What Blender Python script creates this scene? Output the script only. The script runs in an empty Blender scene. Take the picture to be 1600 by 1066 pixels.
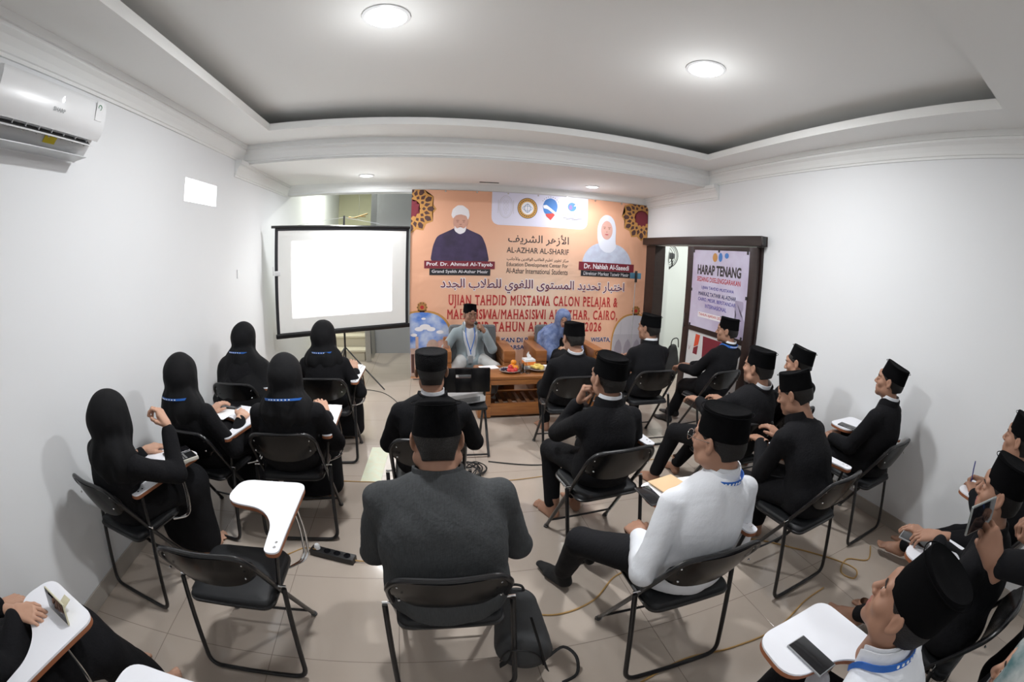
import bpy, bmesh, math, random
import numpy as np
from mathutils import Matrix, Vector, Quaternion

random.seed(7)
scene = bpy.context.scene
C = scene.collection

# ------------------------------------------------------------------ camera (15 mm class fisheye lens)
def make_camera():
    cd = bpy.data.cameras.new('camera'); cam = bpy.data.objects.new('camera', cd); C.objects.link(cam); scene.camera = cam
    cd.type = 'PANO'; cd.panorama_type = 'FISHEYE_LENS_POLYNOMIAL'; cd.sensor_width = 36; cd.sensor_fit = 'HORIZONTAL'
    F, k, k5 = 676.189487, -9.22390339e-03, -3.37156788e-03
    t = np.linspace(0, 1.6, 800); r = F*(t + k*t**3 + k5*t**5)*36/1600
    c = np.linalg.lstsq(np.stack([r, r**2, r**3, r**4], 1), t, rcond=None)[0]
    cd.fisheye_fov = math.radians(200)
    cd.fisheye_polynomial_k0 = 0
    cd.fisheye_polynomial_k1, cd.fisheye_polynomial_k2 = -c[0], -c[1]
    cd.fisheye_polynomial_k3, cd.fisheye_polynomial_k4 = -c[2], -c[3]
    yaw, pitch, roll = 0.204500898, -0.194894943, -0.0326766613
    f = np.array([np.sin(yaw)*np.cos(pitch), np.cos(yaw)*np.cos(pitch), np.sin(pitch)])
    rr = np.array([np.cos(yaw), -np.sin(yaw), 0]); d = np.cross(f, rr); cc, ss = np.cos(roll), np.sin(roll)
    X = cc*rr + ss*d; D = -ss*rr + cc*d
    m = Matrix([[X[i], -D[i], -f[i]] for i in range(3)]).to_4x4(); m.translation = Vector((0, 0, 1.68))
    cam.matrix_world = m
    cd.clip_start = 0.02
make_camera()

# ------------------------------------------------------------------ colour management, world
scene.view_settings.view_transform = 'Standard'
scene.view_settings.look = 'None'
scene.view_settings.gamma = 1
scene.view_settings.use_curve_mapping = False
scene.view_settings.exposure = 0.0
world = bpy.data.worlds.new('world'); scene.world = world; world.use_nodes = True
world.node_tree.nodes['Background'].inputs[0].default_value = (0.9, 0.95, 1, 1)
world.node_tree.nodes['Background'].inputs[1].default_value = 0.25
scene.cycles.max_bounces = 8
scene.cycles.diffuse_bounces = 5

XL, XR, ZC, ZT, ZB = -1.93, 3.17, 2.826, 3.0, 2.64      # side walls, soffit, tray ceiling, rear soffit
YB, YF = 5.80, -2.6
DOWNLIGHTS = [(-0.29, 2.14, ZT, 42), (1.65, 2.17, ZT, 42), (-0.74, 5.15, ZB, 24), (2.06, 5.2, ZB, 15),
              (-0.2, -1.3, ZC, 12), (1.75, -1.3, ZC, 10)]

def lamp(name, kind, loc, energy, col=(1, 1, 1), size=0.1, rot=(0, 0, 0), spread=None):
    l = bpy.data.lights.new(name, kind); l.energy = energy; l.color = col
    if kind == 'AREA':
        l.shape = 'DISK'; l.size = size
        if spread: l.spread = spread
    elif kind in ('POINT', 'SPOT'):
        l.shadow_soft_size = size
    o = bpy.data.objects.new(name, l); o.location = loc; o.rotation_euler = rot; C.objects.link(o)
    return o
for (x, y, z, e) in DOWNLIGHTS:
    lamp('downlight_lamp', 'AREA', (x, y, z-0.03), e, (0.97, 0.985, 1.0), 0.2)
    lamp('ceiling_fill_point', 'POINT', (x, y, z-0.30), e*.08, (0.97, 0.985, 1.0), 0.05)  # added point fill hung below each fixture to brighten the ceiling
lamp('stair_hall_lamp', 'AREA', (-1.45, 7.3, 3.1), 42, (0.97, 1.0, 0.88), 0.2)
lamp('side_room_lamp', 'AREA', (4.2, 4.7, 2.7), 46, (0.97, 1.0, 0.98), 0.25)

# ------------------------------------------------------------------ materials
MATS = {}
def mat(name, col=(.8, .8, .8), rough=.5, metal=0, spec=.5, bump=None, var=None, emit=None, sheen=0, trans=0, coat=0, sss=0, stripes=None):
    if name in MATS: return MATS[name]
    m = bpy.data.materials.new(name); m.use_nodes = True; nt = m.node_tree; b = nt.nodes['Principled BSDF']
    b.inputs['Base Color'].default_value = (*col, 1); b.inputs['Roughness'].default_value = rough
    b.inputs['Metallic'].default_value = metal; b.inputs['Specular IOR Level'].default_value = spec
    if sheen: b.inputs['Sheen Weight'].default_value = sheen; b.inputs['Sheen Roughness'].default_value = .5
    if trans: b.inputs['Transmission Weight'].default_value = trans
    if coat: b.inputs['Coat Weight'].default_value = coat; b.inputs['Coat Roughness'].default_value = .05
    if emit: b.inputs['Emission Color'].default_value = (*emit[0], 1); b.inputs['Emission Strength'].default_value = emit[1]
    tc = nt.nodes.new('ShaderNodeTexCoord')
    if var:   # (scale, amount, second colour)
        n = nt.nodes.new('ShaderNodeTexNoise'); n.inputs['Scale'].default_value = var[0]; n.inputs['Detail'].default_value = 5
        nt.links.new(tc.outputs['Object'], n.inputs['Vector'])
        mx = nt.nodes.new('ShaderNodeMix'); mx.data_type = 'RGBA'
        mp = nt.nodes.new('ShaderNodeMapRange'); mp.inputs['From Min'].default_value = .35; mp.inputs['From Max'].default_value = .65
        mp.inputs['To Max'].default_value = var[1]
        nt.links.new(n.outputs['Fac'], mp.inputs['Value']); nt.links.new(mp.outputs['Result'], mx.inputs['Factor'])
        mx.inputs['A'].default_value = (*col, 1); mx.inputs['B'].default_value = (*var[2], 1)
        nt.links.new(mx.outputs['Result'], b.inputs['Base Color'])
    if bump:  # (scale, strength)
        n = nt.nodes.new('ShaderNodeTexNoise'); n.inputs['Scale'].default_value = bump[0]; n.inputs['Detail'].default_value = 4
        nt.links.new(tc.outputs['Object'], n.inputs['Vector'])
        bp = nt.nodes.new('ShaderNodeBump'); bp.inputs['Strength'].default_value = bump[1]; bp.inputs['Distance'].default_value = .01
        nt.links.new(n.outputs['Fac'], bp.inputs['Height']); nt.links.new(bp.outputs['Normal'], b.inputs['Normal'])
    if stripes:   # wood grain / weave stripes: (axis scale xyz, second colour, amount)
        mp = nt.nodes.new('ShaderNodeMapping'); mp.inputs['Scale'].default_value = stripes[0]
        n = nt.nodes.new('ShaderNodeTexNoise'); n.inputs['Scale'].default_value = 1; n.inputs['Detail'].default_value = 6
        nt.links.new(tc.outputs['Object'], mp.inputs['Vector']); nt.links.new(mp.outputs['Vector'], n.inputs['Vector'])
        mx = nt.nodes.new('ShaderNodeMix'); mx.data_type = 'RGBA'; mx.inputs['A'].default_value = (*col, 1); mx.inputs['B'].default_value = (*stripes[1], 1)
        mr = nt.nodes.new('ShaderNodeMapRange'); mr.inputs['From Min'].default_value = .3; mr.inputs['From Max'].default_value = .7; mr.inputs['To Max'].default_value = stripes[2]
        nt.links.new(n.outputs['Fac'], mr.inputs['Value']); nt.links.new(mr.outputs['Result'], mx.inputs['Factor']); nt.links.new(mx.outputs['Result'], b.inputs['Base Color'])
    MATS[name] = m
    return m

M_wall = mat('white_wall_paint', (.80, .815, .83), .75, bump=(220, .04), var=(1.3, .25, (.76, .775, .79)))
M_ceil = mat('white_ceiling_paint', (.86, .865, .85), .8)
M_trim = mat('white_plaster_trim', (.80, .81, .80), .6)
M_suit = mat('black_suit_cloth', (.0075, .0075, .009), .9, bump=(90, .25), spec=.18)
M_trou = mat('black_trouser_cloth', (.007, .007, .0085), .9, bump=(80, .25), spec=.18)
M_grey = mat('grey_suit_cloth', (.050, .053, .055), .9, bump=(70, .3), spec=.15, stripes=((420, 30, 30), (.072, .076, .080), .7))
M_velvet = mat('black_velvet', (.0025, .0025, .003), .95, spec=.08, bump=(600, .2))
M_black_scarf = mat('black_scarf_cloth', (.0075, .0075, .0085), .85, bump=(22, .35), spec=.2)
M_white = mat('white_cotton', (.72, .74, .78), .8, bump=(16, .5), spec=.2)
M_hair = mat('black_hair', (.010, .008, .007), .55, bump=(300, .5), spec=.4)
M_skin = mat('tan_skin', (.36, .195, .13), .55, var=(30, .3, (.30, .155, .10)), spec=.35)
M_skin2 = mat('brown_skin', (.27, .14, .09), .55, var=(30, .3, (.29, .145, .095)), spec=.35)
M_skin3 = mat('light_skin', (.55, .32, .22), .55, var=(30, .3, (.50, .27, .19)), spec=.35)
M_lip = mat('lips', (.32, .12, .10), .45)
M_eyew = mat('eye_white', (.75, .74, .72), .2)
M_iris = mat('dark_iris', (.015, .008, .005), .1)
M_vinyl = mat('black_vinyl', (.006, .006, .0065), .22, spec=.35)
M_seat = mat('black_seat_vinyl', (.014, .015, .017), .5, spec=.35, bump=(350, .15))
M_blackmetal = mat('black_painted_steel', (.010, .010, .011), .3, spec=.6)
M_chrome = mat('chrome_tube', (.72, .72, .72), .12, metal=1)
M_laminate = mat('white_laminate', (.86, .87, .92), .25, spec=.5)
M_edge = mat('brown_edge_band', (.30, .105, .045), .5)
M_rubber = mat('grey_rubber', (.08, .08, .08), .8)
M_blue = mat('blue_ribbon', (.02, .13, .50), .55)
M_darkwood = mat('dark_brown_wood', (.022, .013, .012), .42, spec=.4, stripes=((3, 3, 30), (.03, .018, .016), .8))
M_wood = mat('orange_teak_wood', (.36, .145, .045), .32, spec=.5, coat=.2, stripes=((4, 40, 40), (.24, .085, .025), .9))
M_paper = mat('white_paper', (.85, .86, .87), .8)
M_phone = mat('black_phone_glass', (.008, .008, .01), .08, spec=.6)
M_grey_pl = mat('grey_plastic', (.30, .31, .32), .5)
M_white_pl = mat('white_plastic', (.80, .81, .82), .3)

# ------------------------------------------------------------------ object helpers
def tag(o, label=None, cat=None, group=None, kind=None):
    if label: o['label'] = label
    if cat: o['category'] = cat
    if group: o['group'] = group
    if kind: o['kind'] = kind
    return o

def empty(name, loc=(0, 0, 0), rz=0, label=None, cat=None, group=None):
    o = bpy.data.objects.new(name, None); o.empty_display_size = .1; C.objects.link(o)
    o.location = loc; o.rotation_euler = (0, 0, rz)
    return tag(o, label, cat, group)

def link_mesh(name, verts, faces, mats, parent=None, smooth=True, idx=None, sharp=35):
    me = bpy.data.meshes.new(name)
    me.from_pydata([tuple(v) for v in verts], [], [tuple(f) for f in faces])
    for m in (mats if isinstance(mats, (list, tuple)) else [mats]): me.materials.append(m)
    if idx is not None: me.polygons.foreach_set('material_index', np.asarray(idx, dtype=np.int32))
    if smooth:
        me.polygons.foreach_set('use_smooth', np.ones(len(me.polygons), dtype=bool))
        if sharp: me.set_sharp_from_angle(angle=math.radians(sharp))
    me.update()
    o = bpy.data.objects.new(name, me); C.objects.link(o)
    if parent is not None: o.parent = parent
    return o

class MB:
    """collects shapes; build() links them as one mesh"""
    def __init__(s): s.v = []; s.f = []; s.i = []; s.m = 0
    def add(s, vs, fs):
        n = len(s.v); s.v.extend([tuple(v) for v in vs]); s.f.extend([tuple(n+k for k in f) for f in fs]); s.i.extend([s.m]*len(fs)); return s
    def mat(s, k): s.m = k; return s
    def bm(s, bm, M=None):
        bm.verts.ensure_lookup_table()
        for k, v in enumerate(bm.verts): v.index = k
        vs = [(M @ v.co) if M else v.co.copy() for v in bm.verts]
        s.add(vs, [[v.index for v in f.verts] for f in bm.faces]); bm.free(); return s
    def box(s, c, d, bev=0, rot=None, seg=2):
        b = bmesh.new(); bmesh.ops.create_cube(b, size=1)
        bmesh.ops.scale(b, vec=Vector(d), verts=b.verts)
        if bev: bmesh.ops.bevel(b, geom=list(b.edges), offset=bev, segments=seg, affect='EDGES', profile=.6)
        M = Matrix.Translation(Vector(c)) @ (rot.to_4x4() if rot is not None else Matrix())
        return s.bm(b, M)
    def span(s, a, b, bev=0):
        return s.box([(a[k]+b[k])/2 for k in range(3)], [abs(b[k]-a[k]) for k in range(3)], bev)
    def tube(s, pts, r, seg=10, closed=False, caps=True, scale=None):
        P = [Vector(p) for p in pts]; n = len(P); rings = []
        ref = None
        for k in range(n):
            if closed: t = (P[(k+1) % n]-P[k-1])
            else: t = P[min(k+1, n-1)]-P[max(k-1, 0)]
            if t.length < 1e-9: t = Vector((0, 0, 1))
            t.normalize()
            if ref is None:
                ref = Vector((0, 0, 1)) if abs(t.z) < .9 else Vector((1, 0, 0))
            u = (ref - t*ref.dot(t))
            if u.length < 1e-6: u = t.orthogonal()
            u.normalize(); ref = u; w = t.cross(u)
            rr = r[k] if isinstance(r, (list, tuple)) else r
            sx, sy = scale if scale else (1, 1)
            rings.append([P[k] + (u*math.cos(a)*sx + w*math.sin(a)*sy)*rr for a in [2*math.pi*q/seg for q in range(seg)]])
        vs = [v for rg in rings for v in rg]; fs = []
        m = n if closed else n-1
        for k in range(m):
            a, b = k*seg, ((k+1) % n)*seg
            for q in range(seg): fs.append((a+q, a+(q+1) % seg, b+(q+1) % seg, b+q))
        if not closed and caps:
            fs.append(tuple(range(seg))[::-1]); fs.append(tuple((n-1)*seg+q for q in range(seg)))
        return s.add(vs, fs)
    def lathe(s, prof, c=(0, 0, 0), seg=24, sx=1, sy=1, M=None):
        vs = []; fs = []
        for (r, z) in prof:
            for q in range(seg):
                a = 2*math.pi*q/seg; v = Vector((r*math.cos(a)*sx, r*math.sin(a)*sy, z))
                vs.append((M @ v if M else v)+Vector(c))
        for k in range(len(prof)-1):
            for q in range(seg):
                fs.append((k*seg+q, k*seg+(q+1) % seg, (k+1)*seg+(q+1) % seg, (k+1)*seg+q))
        if prof[0][0] > 1e-6: fs.append(tuple(range(seg))[::-1])
        if prof[-1][0] > 1e-6: fs.append(tuple((len(prof)-1)*seg+q for q in range(seg)))
        return s.add(vs, fs)
    def prism(s, poly, z0, z1, M=None):
        """polygon in xy extruded z0..z1, optional matrix"""
        n = len(poly); vs = [Vector((p[0], p[1], z0)) for p in poly]+[Vector((p[0], p[1], z1)) for p in poly]
        if M: vs = [M @ v for v in vs]
        fs = [tuple(range(n))[::-1], tuple(range(n, 2*n))]+[(k, (k+1) % n, n+(k+1) % n, n+k) for k in range(n)]
        return s.add(vs, fs)
    def ball(s, c, r, seg=16, sc=(1, 1, 1)):
        prof = [(r*math.sin(math.pi*k/(seg//2)), -r*math.cos(math.pi*k/(seg//2))) for k in range(seg//2+1)]
        prof[0] = (1e-5, -r); prof[-1] = (1e-5, r)
        return s.lathe([(p[0], p[1]*sc[2]) for p in prof], c, seg, sc[0], sc[1])
    def build_each(s, name, mats, parent=None, smooth=True, sharp=35):
        """one object for every connected piece"""
        par = list(range(len(s.v)))
        def find(a):
            while par[a] != a: par[a] = par[par[a]]; a = par[a]
            return a
        for f in s.f:
            r = find(f[0])
            for k in f[1:]: par[find(k)] = r
        grp = {}
        for f, i in zip(s.f, s.i): grp.setdefault(find(f[0]), []).append((f, i))
        out = []
        for fs in grp.values():
            m = MB(); ren = {}
            for f, i in fs:
                for k in f:
                    if k not in ren: ren[k] = len(m.v); m.v.append(s.v[k])
                m.f.append(tuple(ren[k] for k in f)); m.i.append(i)
            out.append(m.build(name, mats, parent, smooth, sharp))
        return out
    def build(s, name, mats, parent=None, smooth=True, sharp=35):
        idx = s.i if isinstance(mats, (list, tuple)) and len(mats) > 1 else None
        return link_mesh(name, s.v, s.f, mats, parent, smooth, idx, sharp)

def struct(name, mb, mats, smooth=False):
    o = mb.build(name, mats, None, smooth); o['kind'] = 'structure'; return o

def arc(c, r, a0, a1, n, ax='xy'):
    out = []
    for k in range(n+1):
        a = math.radians(a0+(a1-a0)*k/n); p = (c[0]+r*math.cos(a), c[1]+r*math.sin(a)); out.append(p)
    return out

def rounded(poly, r, n=6):
    """round the corners of a 2d polygon; r scalar or list"""
    out = []; N = len(poly)
    for k in range(N):
        p = Vector(poly[k]); a = Vector(poly[k-1])-p; b = Vector(poly[(k+1) % N])-p
        rr = r[k] if isinstance(r, (list, tuple)) else r
        rr = min(rr, a.length*.49, b.length*.49)
        if rr < 1e-5: out.append(tuple(p)); continue
        A = p+a.normalized()*rr; B = p+b.normalized()*rr
        for q in range(n+1):
            t = q/n; out.append(tuple(A*(1-t)**2+p*2*t*(1-t)+B*t*t))
    return out

def smooth_path(pts, n=8):
    """Catmull-Rom through points"""
    P = [Vector(p) for p in pts]; out = []
    for k in range(len(P)-1):
        p0 = P[max(k-1, 0)]; p1 = P[k]; p2 = P[k+1]; p3 = P[min(k+2, len(P)-1)]
        for q in range(n):
            t = q/n
            out.append(.5*((2*p1)+(p2-p0)*t+(2*p0-5*p1+4*p2-p3)*t*t+(-p0+3*p1-3*p2+p3)*t**3))
    out.append(P[-1]); return out

def fillet(pts, r, n=5):
    P = [Vector(p) for p in pts]; out = [P[0]]
    for k in range(1, len(P)-1):
        a = P[k-1]-P[k]; b = P[k+1]-P[k]; rr = min(r, a.length*.49, b.length*.49)
        A = P[k]+a.normalized()*rr; B = P[k]+b.normalized()*rr
        for q in range(n+1):
            t = q/n; out.append(A*(1-t)**2+P[k]*2*t*(1-t)+B*t*t)
    out.append(P[-1]); return out

def dup(root, name=None, loc=None, rz=None, label=None, group=None, skip=()):
    r = root.copy(); C.objects.link(r)
    if name: r.name = name
    if loc is not None: r.location = loc
    if rz is not None: r.rotation_euler = (0, 0, rz)
    if label: r['label'] = label
    if group: r['group'] = group
    for ch in list(root.children):
        if ch.name.split('.')[0] in skip: continue
        c = ch.copy(); C.objects.link(c); c.parent = r
        for g in list(ch.children):
            d = g.copy(); C.objects.link(d); d.parent = c
    return r
# ================================================================== THE ROOM
def tile_mat():
    m = bpy.data.materials.new('beige_porcelain_tile'); m.use_nodes = True; nt = m.node_tree; b = nt.nodes['Principled BSDF']
    tc = nt.nodes.new('ShaderNodeTexCoord'); mp = nt.nodes.new('ShaderNodeMapping')
    mp.inputs['Location'].default_value = (.8/.6+.0, -(1.23/.6), 0); mp.inputs['Scale'].default_value = (1/.6, 1/.6, 1)
    br = nt.nodes.new('ShaderNodeTexBrick'); br.offset = 0; br.squash = 1
    br.inputs['Scale'].default_value = 1; br.inputs['Brick Width'].default_value = 1; br.inputs['Row Height'].default_value = 1
    br.inputs['Mortar Size'].default_value = .004; br.inputs['Mortar Smooth'].default_value = .2
    br.inputs['Color1'].default_value = (.47, .40, .34, 1); br.inputs['Color2'].default_value = (.455, .387, .328, 1)
    br.inputs['Mortar'].default_value = (.27, .225, .19, 1)
    nt.links.new(tc.outputs['Object'], mp.inputs['Vector']); nt.links.new(mp.outputs['Vector'], br.inputs['Vector'])
    n = nt.nodes.new('ShaderNodeTexNoise'); n.inputs['Scale'].default_value = 2.2; n.inputs['Detail'].default_value = 8
    nt.links.new(tc.outputs['Object'], n.inputs['Vector'])
    mx = nt.nodes.new('ShaderNodeMix'); mx.data_type = 'RGBA'; mx.blend_type = 'MULTIPLY'; mx.inputs['Factor'].default_value = .25
    cr = nt.nodes.new('ShaderNodeMapRange'); cr.inputs['To Min'].default_value = .75; cr.inputs['To Max'].default_value = 1.1
    nt.links.new(n.outputs['Fac'], cr.inputs['Value'])
    nt.links.new(br.outputs['Color'], mx.inputs['A']); nt.links.new(cr.outputs['Result'], mx.inputs['B'])
    nt.links.new(mx.outputs['Result'], b.inputs['Base Color'])
    b.inputs['Roughness'].default_value = .12; b.inputs['Specular IOR Level'].default_value = .55
    bp = nt.nodes.new('ShaderNodeBump'); bp.inputs['Strength'].default_value = .3; bp.inputs['Distance'].default_value = .002; bp.invert = True
    nt.links.new(br.outputs['Fac'], bp.inputs['Height']); nt.links.new(bp.outputs['Normal'], b.inputs['Normal'])
    return m
M_tile = tile_mat()
M_hall = mat('pale_olive_wall_paint', (.60, .59, .42), .8)
M_hallg = mat('grey_wall_paint', (.42, .43, .45), .8)
M_skirt = mat('beige_skirting_tile', (.44, .405, .36), .2, var=(4, .4, (.40, .36, .32)))

struct('floor', MB().span((XL-.2, YF-.2, -.08), (6.2, 9.6, 0)), M_tile)
# side walls (the right one is cut by the sliding door opening)
DY0, DY1, DZ = 3.30, 5.42, 1.95
struct('wall_left', MB().span((XL-.15, YF, 0), (XL, 2.9+.16, 3.4)).span((XL-.15, 3.06, 0), (XL, 3.64, 2.165)).span((XL-.15, 3.06, 2.35), (XL, 3.64, 3.4)).span((XL-.15, 3.64, 0), (XL, 9.6, 3.4)), M_wall)
struct('wall_right', MB().span((XR, YF, 0), (XR+.13, DY0, 3.4)).span((XR, DY1, 0), (XR+.13, 6.0, 3.4)).span((XR, DY0, DZ), (XR+.13, DY1, 3.4)), M_wall)
struct('wall_back', MB().span((XL, YF-.15, 0), (XR+.13, YF, 3.4)), M_wall)
# header over the opening to the stair hall, pier behind the banner
struct('wall_front', MB().span((XL, 5.73, 2.52), (XR, 5.93, 3.4)).span((-.18, 5.73, 0), (XR, 5.93, 2.52)), M_wall)
# small bright patch high in the left wall, built as a self-glowing pane
struct('glowing_pane_1', MB().span((XL-.09, 3.06, 2.165), (XL-.03, 3.64, 2.35)), mat('glowing_white_pane', (.9, .9, .9), .5, emit=((.95, .98, 1.0), 3.2)))
# ceiling: soffit with a rectangular recess, hidden ledge, upper tray, dropped rear soffit
TX0, TX1, TY0, TY1 = -1.464, 2.772, .55, 3.686
def frame_slab(mb, x0, x1, y0, y1, a0, a1, b0, b1, z0, z1):
    mb.span((x0, y0, z0), (x1, b0, z1)); mb.span((x0, b1, z0), (x1, y1, z1))
    mb.span((x0, b0, z0), (a0, b1, z1)); mb.span((a1, b0, z0), (x1, b1, z1))
mb = MB(); frame_slab(mb, XL, XR, YF, 4.22, TX0, TX1, TY0, TY1, ZC, 2.893)
g = .55
mb.span((TX0-g-.02, TY0-g-.02, 2.89), (TX0-g, TY1+g+.02, ZT+.02)); mb.span((TX1+g, TY0-g-.02, 2.89), (TX1+g+.02, TY1+g+.02, ZT+.02))
mb.span((TX0-g, TY0-g-.02, 2.89), (TX1+g, TY0-g, ZT+.02)); mb.span((TX0-g, TY1+g, 2.89), (TX1+g, TY1+g+.02, ZT+.02))
mb.span((TX0-g-.02, TY0-g-.02, ZT), (TX1+g+.02, TY1+g+.02, ZT+.03))
mb.span((XL, 4.19, ZB), (XR, 4.24, 2.9)); mb.span((XL, 4.19, ZB), (XR, 5.75, ZB+.04))
struct('ceiling', mb, M_ceil)
# cornices
PROF = [(0, 0), (.018, 0), (.018, .018), (.03, .022), (.042, .05), (.065, .085), (.1, .108), (.1, .125), (.125, .125), (.125, .168), (0, .168)]
def cornice(name, axis, a0, a1, wall, ztop, sgn, depth=1.0):
    """profile run along an axis; wall = wall plane coordinate, sgn = direction into the room; ztop = ceiling height"""
    n = len(PROF); vs = []
    for a in (a0, a1):
        for (d, h) in PROF:
            w = wall+sgn*d*depth; z = ztop-.168+h
            vs.append((w, a, z) if axis == 'y' else (a, w, z))
    fs = [tuple(range(n)), tuple(range(n, 2*n))[::-1]]+[(k, n+k, n+(k+1) % n, (k+1) % n) for k in range(n)]
    b = bmesh.new(); bv = [b.verts.new(v) for v in vs]
    for f in fs: b.faces.new([bv[k] for k in f])
    bmesh.ops.recalc_face_normals(b, faces=b.faces)
    return struct(name, MB().bm(b), M_trim)
cornice('trim_1', 'y', YF, 4.20, XL, ZC, 1, .62); cornice('trim_2', 'y', YF, 4.20, XR, ZC, -1, .62)
cornice('trim_3', 'y', 4.0, 5.73, XL, ZB+.02, 1, .6); cornice('trim_4', 'y', 4.0, 5.73, XR, ZB+.02, -1, .6)
cornice('trim_5', 'x', XL, XR, 5.73, ZB+.06, -1, .6)
cornice('trim_6', 'x', XL, XR, 4.19, ZC, -1, .7)
# skirting
struct('baseboard_left', MB().span((XL, YF, 0), (XL+.012, 5.73, .1), .003), M_skirt)
struct('baseboard_right', MB().span((XR-.012, YF, 0), (XR, DY0-.12, .1), .003), M_skirt)
# stair hall beyond the opening
struct('wall_stair_hall', MB().span((XL, 9.4, 0), (-.85, 9.55, 3.4)), M_hall)
struct('wall_hall_right', MB().span((-.95, 7.35, 0), (1.6, 7.5, 3.4)).span((-.95, 7.35, 0), (-.85, 9.4, 3.4)), M_hallg)
struct('ceiling_hall', MB().span((XL, 5.93, 3.3), (1.6, 9.6, 3.38)), M_ceil)
# room beyond the sliding door
struct('wall_side_room', MB().span((3.3, 6.0, 0), (6.1, 6.12, 3.0)).span((6.0, 2.0, 0), (6.1, 6.0, 3.0)).span((3.3, 1.9, 0), (6.1, 2.0, 3.0)).span((3.3, 5.62, 0), (3.52, 6.0, 3.0)), mat('white_side_room_paint', (.72, .75, .72), .7))
struct('ceiling_side_room', MB().span((XR+.1, 1.9, 2.75), (6.1, 6.1, 2.85)), M_ceil)

# sliding door: dark frame, hanging rail, panel with clear glass
t = MB().span((XR-.03, 5.40, 0), (XR+.14, 5.66, DZ)).span((XR-.03, 3.22, 0), (XR+.14, 3.30, DZ))
struct('trim_7', t, M_darkwood)
d = empty('door_1', (0, 0, 0)); d['kind'] = 'structure'
MB().span((XR-.10, 3.17, 1.955), (XR-.0, 5.66, 2.055), .004).build('door_rail', M_darkwood, d)
b = MB(); b.span((XR-.10, 3.135, 1.965), (XR-.06, 3.168, 2.045), .004).build('rail_stop', M_blackmetal, d)
px0, px1 = XR-.075, XR-.035
f = MB(); f.span((px0, 4.385, .02), (px1, 4.51, 1.94), .004); f.span((px0, 3.24, .02), (px1, 3.365, 1.94), .004)
f.span((px0, 3.36, 1.895), (px1, 4.39, 1.94), .004); f.span((px0, 3.36, .93), (px1, 4.39, 1.06), .004); f.span((px0, 3.36, .02), (px1, 4.39, .16), .004)
f.build('door_panel', M_darkwood, d)
MB().span((px0+.012, 3.36, .16), (px0+.02, 4.39, .93)).build('lower_pane', mat('milky_window_film', (.68, .71, .72), .25), d)
MB().span((px0+.012, 3.36, 1.06), (px0+.02, 4.39, 1.9)).build('upper_pane', mat('pane_backing', (.6, .62, .65), .2), d)
MB().tube([(px0-.025, 4.45, .95), (px0-.025, 4.45, 1.12)], .008).tube([(px0, 4.45, .96), (px0-.03, 4.45, .96)], .007).tube([(px0, 4.45, 1.11), (px0-.03, 4.45, 1.11)], .007).build('door_handle', M_chrome, d)

# downlights
def downlight(x, y, z, label, r=.085):
    o = empty('ceiling_downlight', (x, y, z), 0, label, 'ceiling light', 'recessed round downlights')
    MB().lathe([(r+.018, -.001), (r+.018, -.008), (r, -.012), (r, -.003)]).build('trim_ring', M_white_pl, o)
    MB().lathe([(1e-4, -.007), (r, -.007), (r, -.003), (1e-4, -.003)]).build('diffuser', mat('lit_diffuser', (1, 1, 1), .5, emit=((.98, .99, 1), 7.0)), o)
labs = ['round white downlight in the raised ceiling, nearer the air conditioner', 'round white downlight in the raised ceiling on the right',
        'small round downlight in the lower ceiling above the projection screen', 'small round downlight in the lower ceiling above the banner',
        'round downlight behind the viewer, left', 'round downlight behind the viewer, right']
for k, (x, y, z, e) in enumerate(DOWNLIGHTS): downlight(x, y, z, labs[k], .115 if k < 2 else .075)
tag(MB().box((.78, 5.52, ZB-.003), (.25, .035, .006), .001).build('ceiling_slot', M_blackmetal), 'narrow black slot in the lower ceiling above the banner', 'vent')

# air conditioner on the left wall
ac = empty('air_conditioner', (XL, 1.37, 2.42), 0, 'white wall-mounted split air conditioner with an open louvre, high on the left wall', 'air conditioner')
Wd = .80
prof = [(0, .14), (.15, .14), (.185, .125), (.20, .09), (.205, 0), (.19, -.05), (.165, -.075), (.12, -.055), (.09, -.10), (.06, -.13), (0, -.14)]
mb = MB(); n = len(prof); vs = [(p[0], -Wd/2, p[1]) for p in prof]+[(p[0], Wd/2, p[1]) for p in prof]
mb.add(vs, [tuple(range(n))[::-1], tuple(range(n, 2*n))]+[(k, (k+1) % n, n+(k+1) % n, n+k) for k in range(n)])
mb.build('body', M_white_pl, ac, sharp=50)
mb = MB()
MB().box((.128, 0, -.078), (.012, .70, .06), rot=Matrix.Rotation(math.radians(-50), 3, 'Y')).build('air_outlet', mat('dark_outlet', (.02, .02, .02), .6), ac)
fl = MB()
for k in range(8): fl.box((.135, -.33+k*.094, -.075), (.05, .005, .028), 0, Matrix.Rotation(math.radians(-50), 3, 'Y'))
fl.box((.14, 0, -.072), (.012, .70, .004)).box((.155, 0, -.098), (.05, .71, .006), .002, Matrix.Rotation(math.radians(25), 3, 'Y')).build_each('louvre', M_white_pl, ac)
MB().box((.075, -.08, -.155), (.11, .88, .006), .002).build('drip_deflector', mat('pale_grey_acrylic', (.6, .62, .63), .3), ac)
MB().box((.10, .08, -.098), (.045, .09, .002), 0, Matrix.Rotation(math.radians(-48), 3, 'Y')).build('yellow_sticker', mat('yellow_sticker', (.75, .6, .02), .5), ac)
mb = MB(); mb.box((.2065, .335, .065), (.002, .055, .10)); mb.build('energy_label', M_white_pl, ac)
mb = MB().tube([(.2085, .335+.013*math.cos(a), .085+.013*math.sin(a)) for a in [math.pi*k/8 for k in range(-3, 10)]], .0022, 6); mb.build('green_dial', mat('green_ink', (.03, .22, .08), .5), ac)

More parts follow.
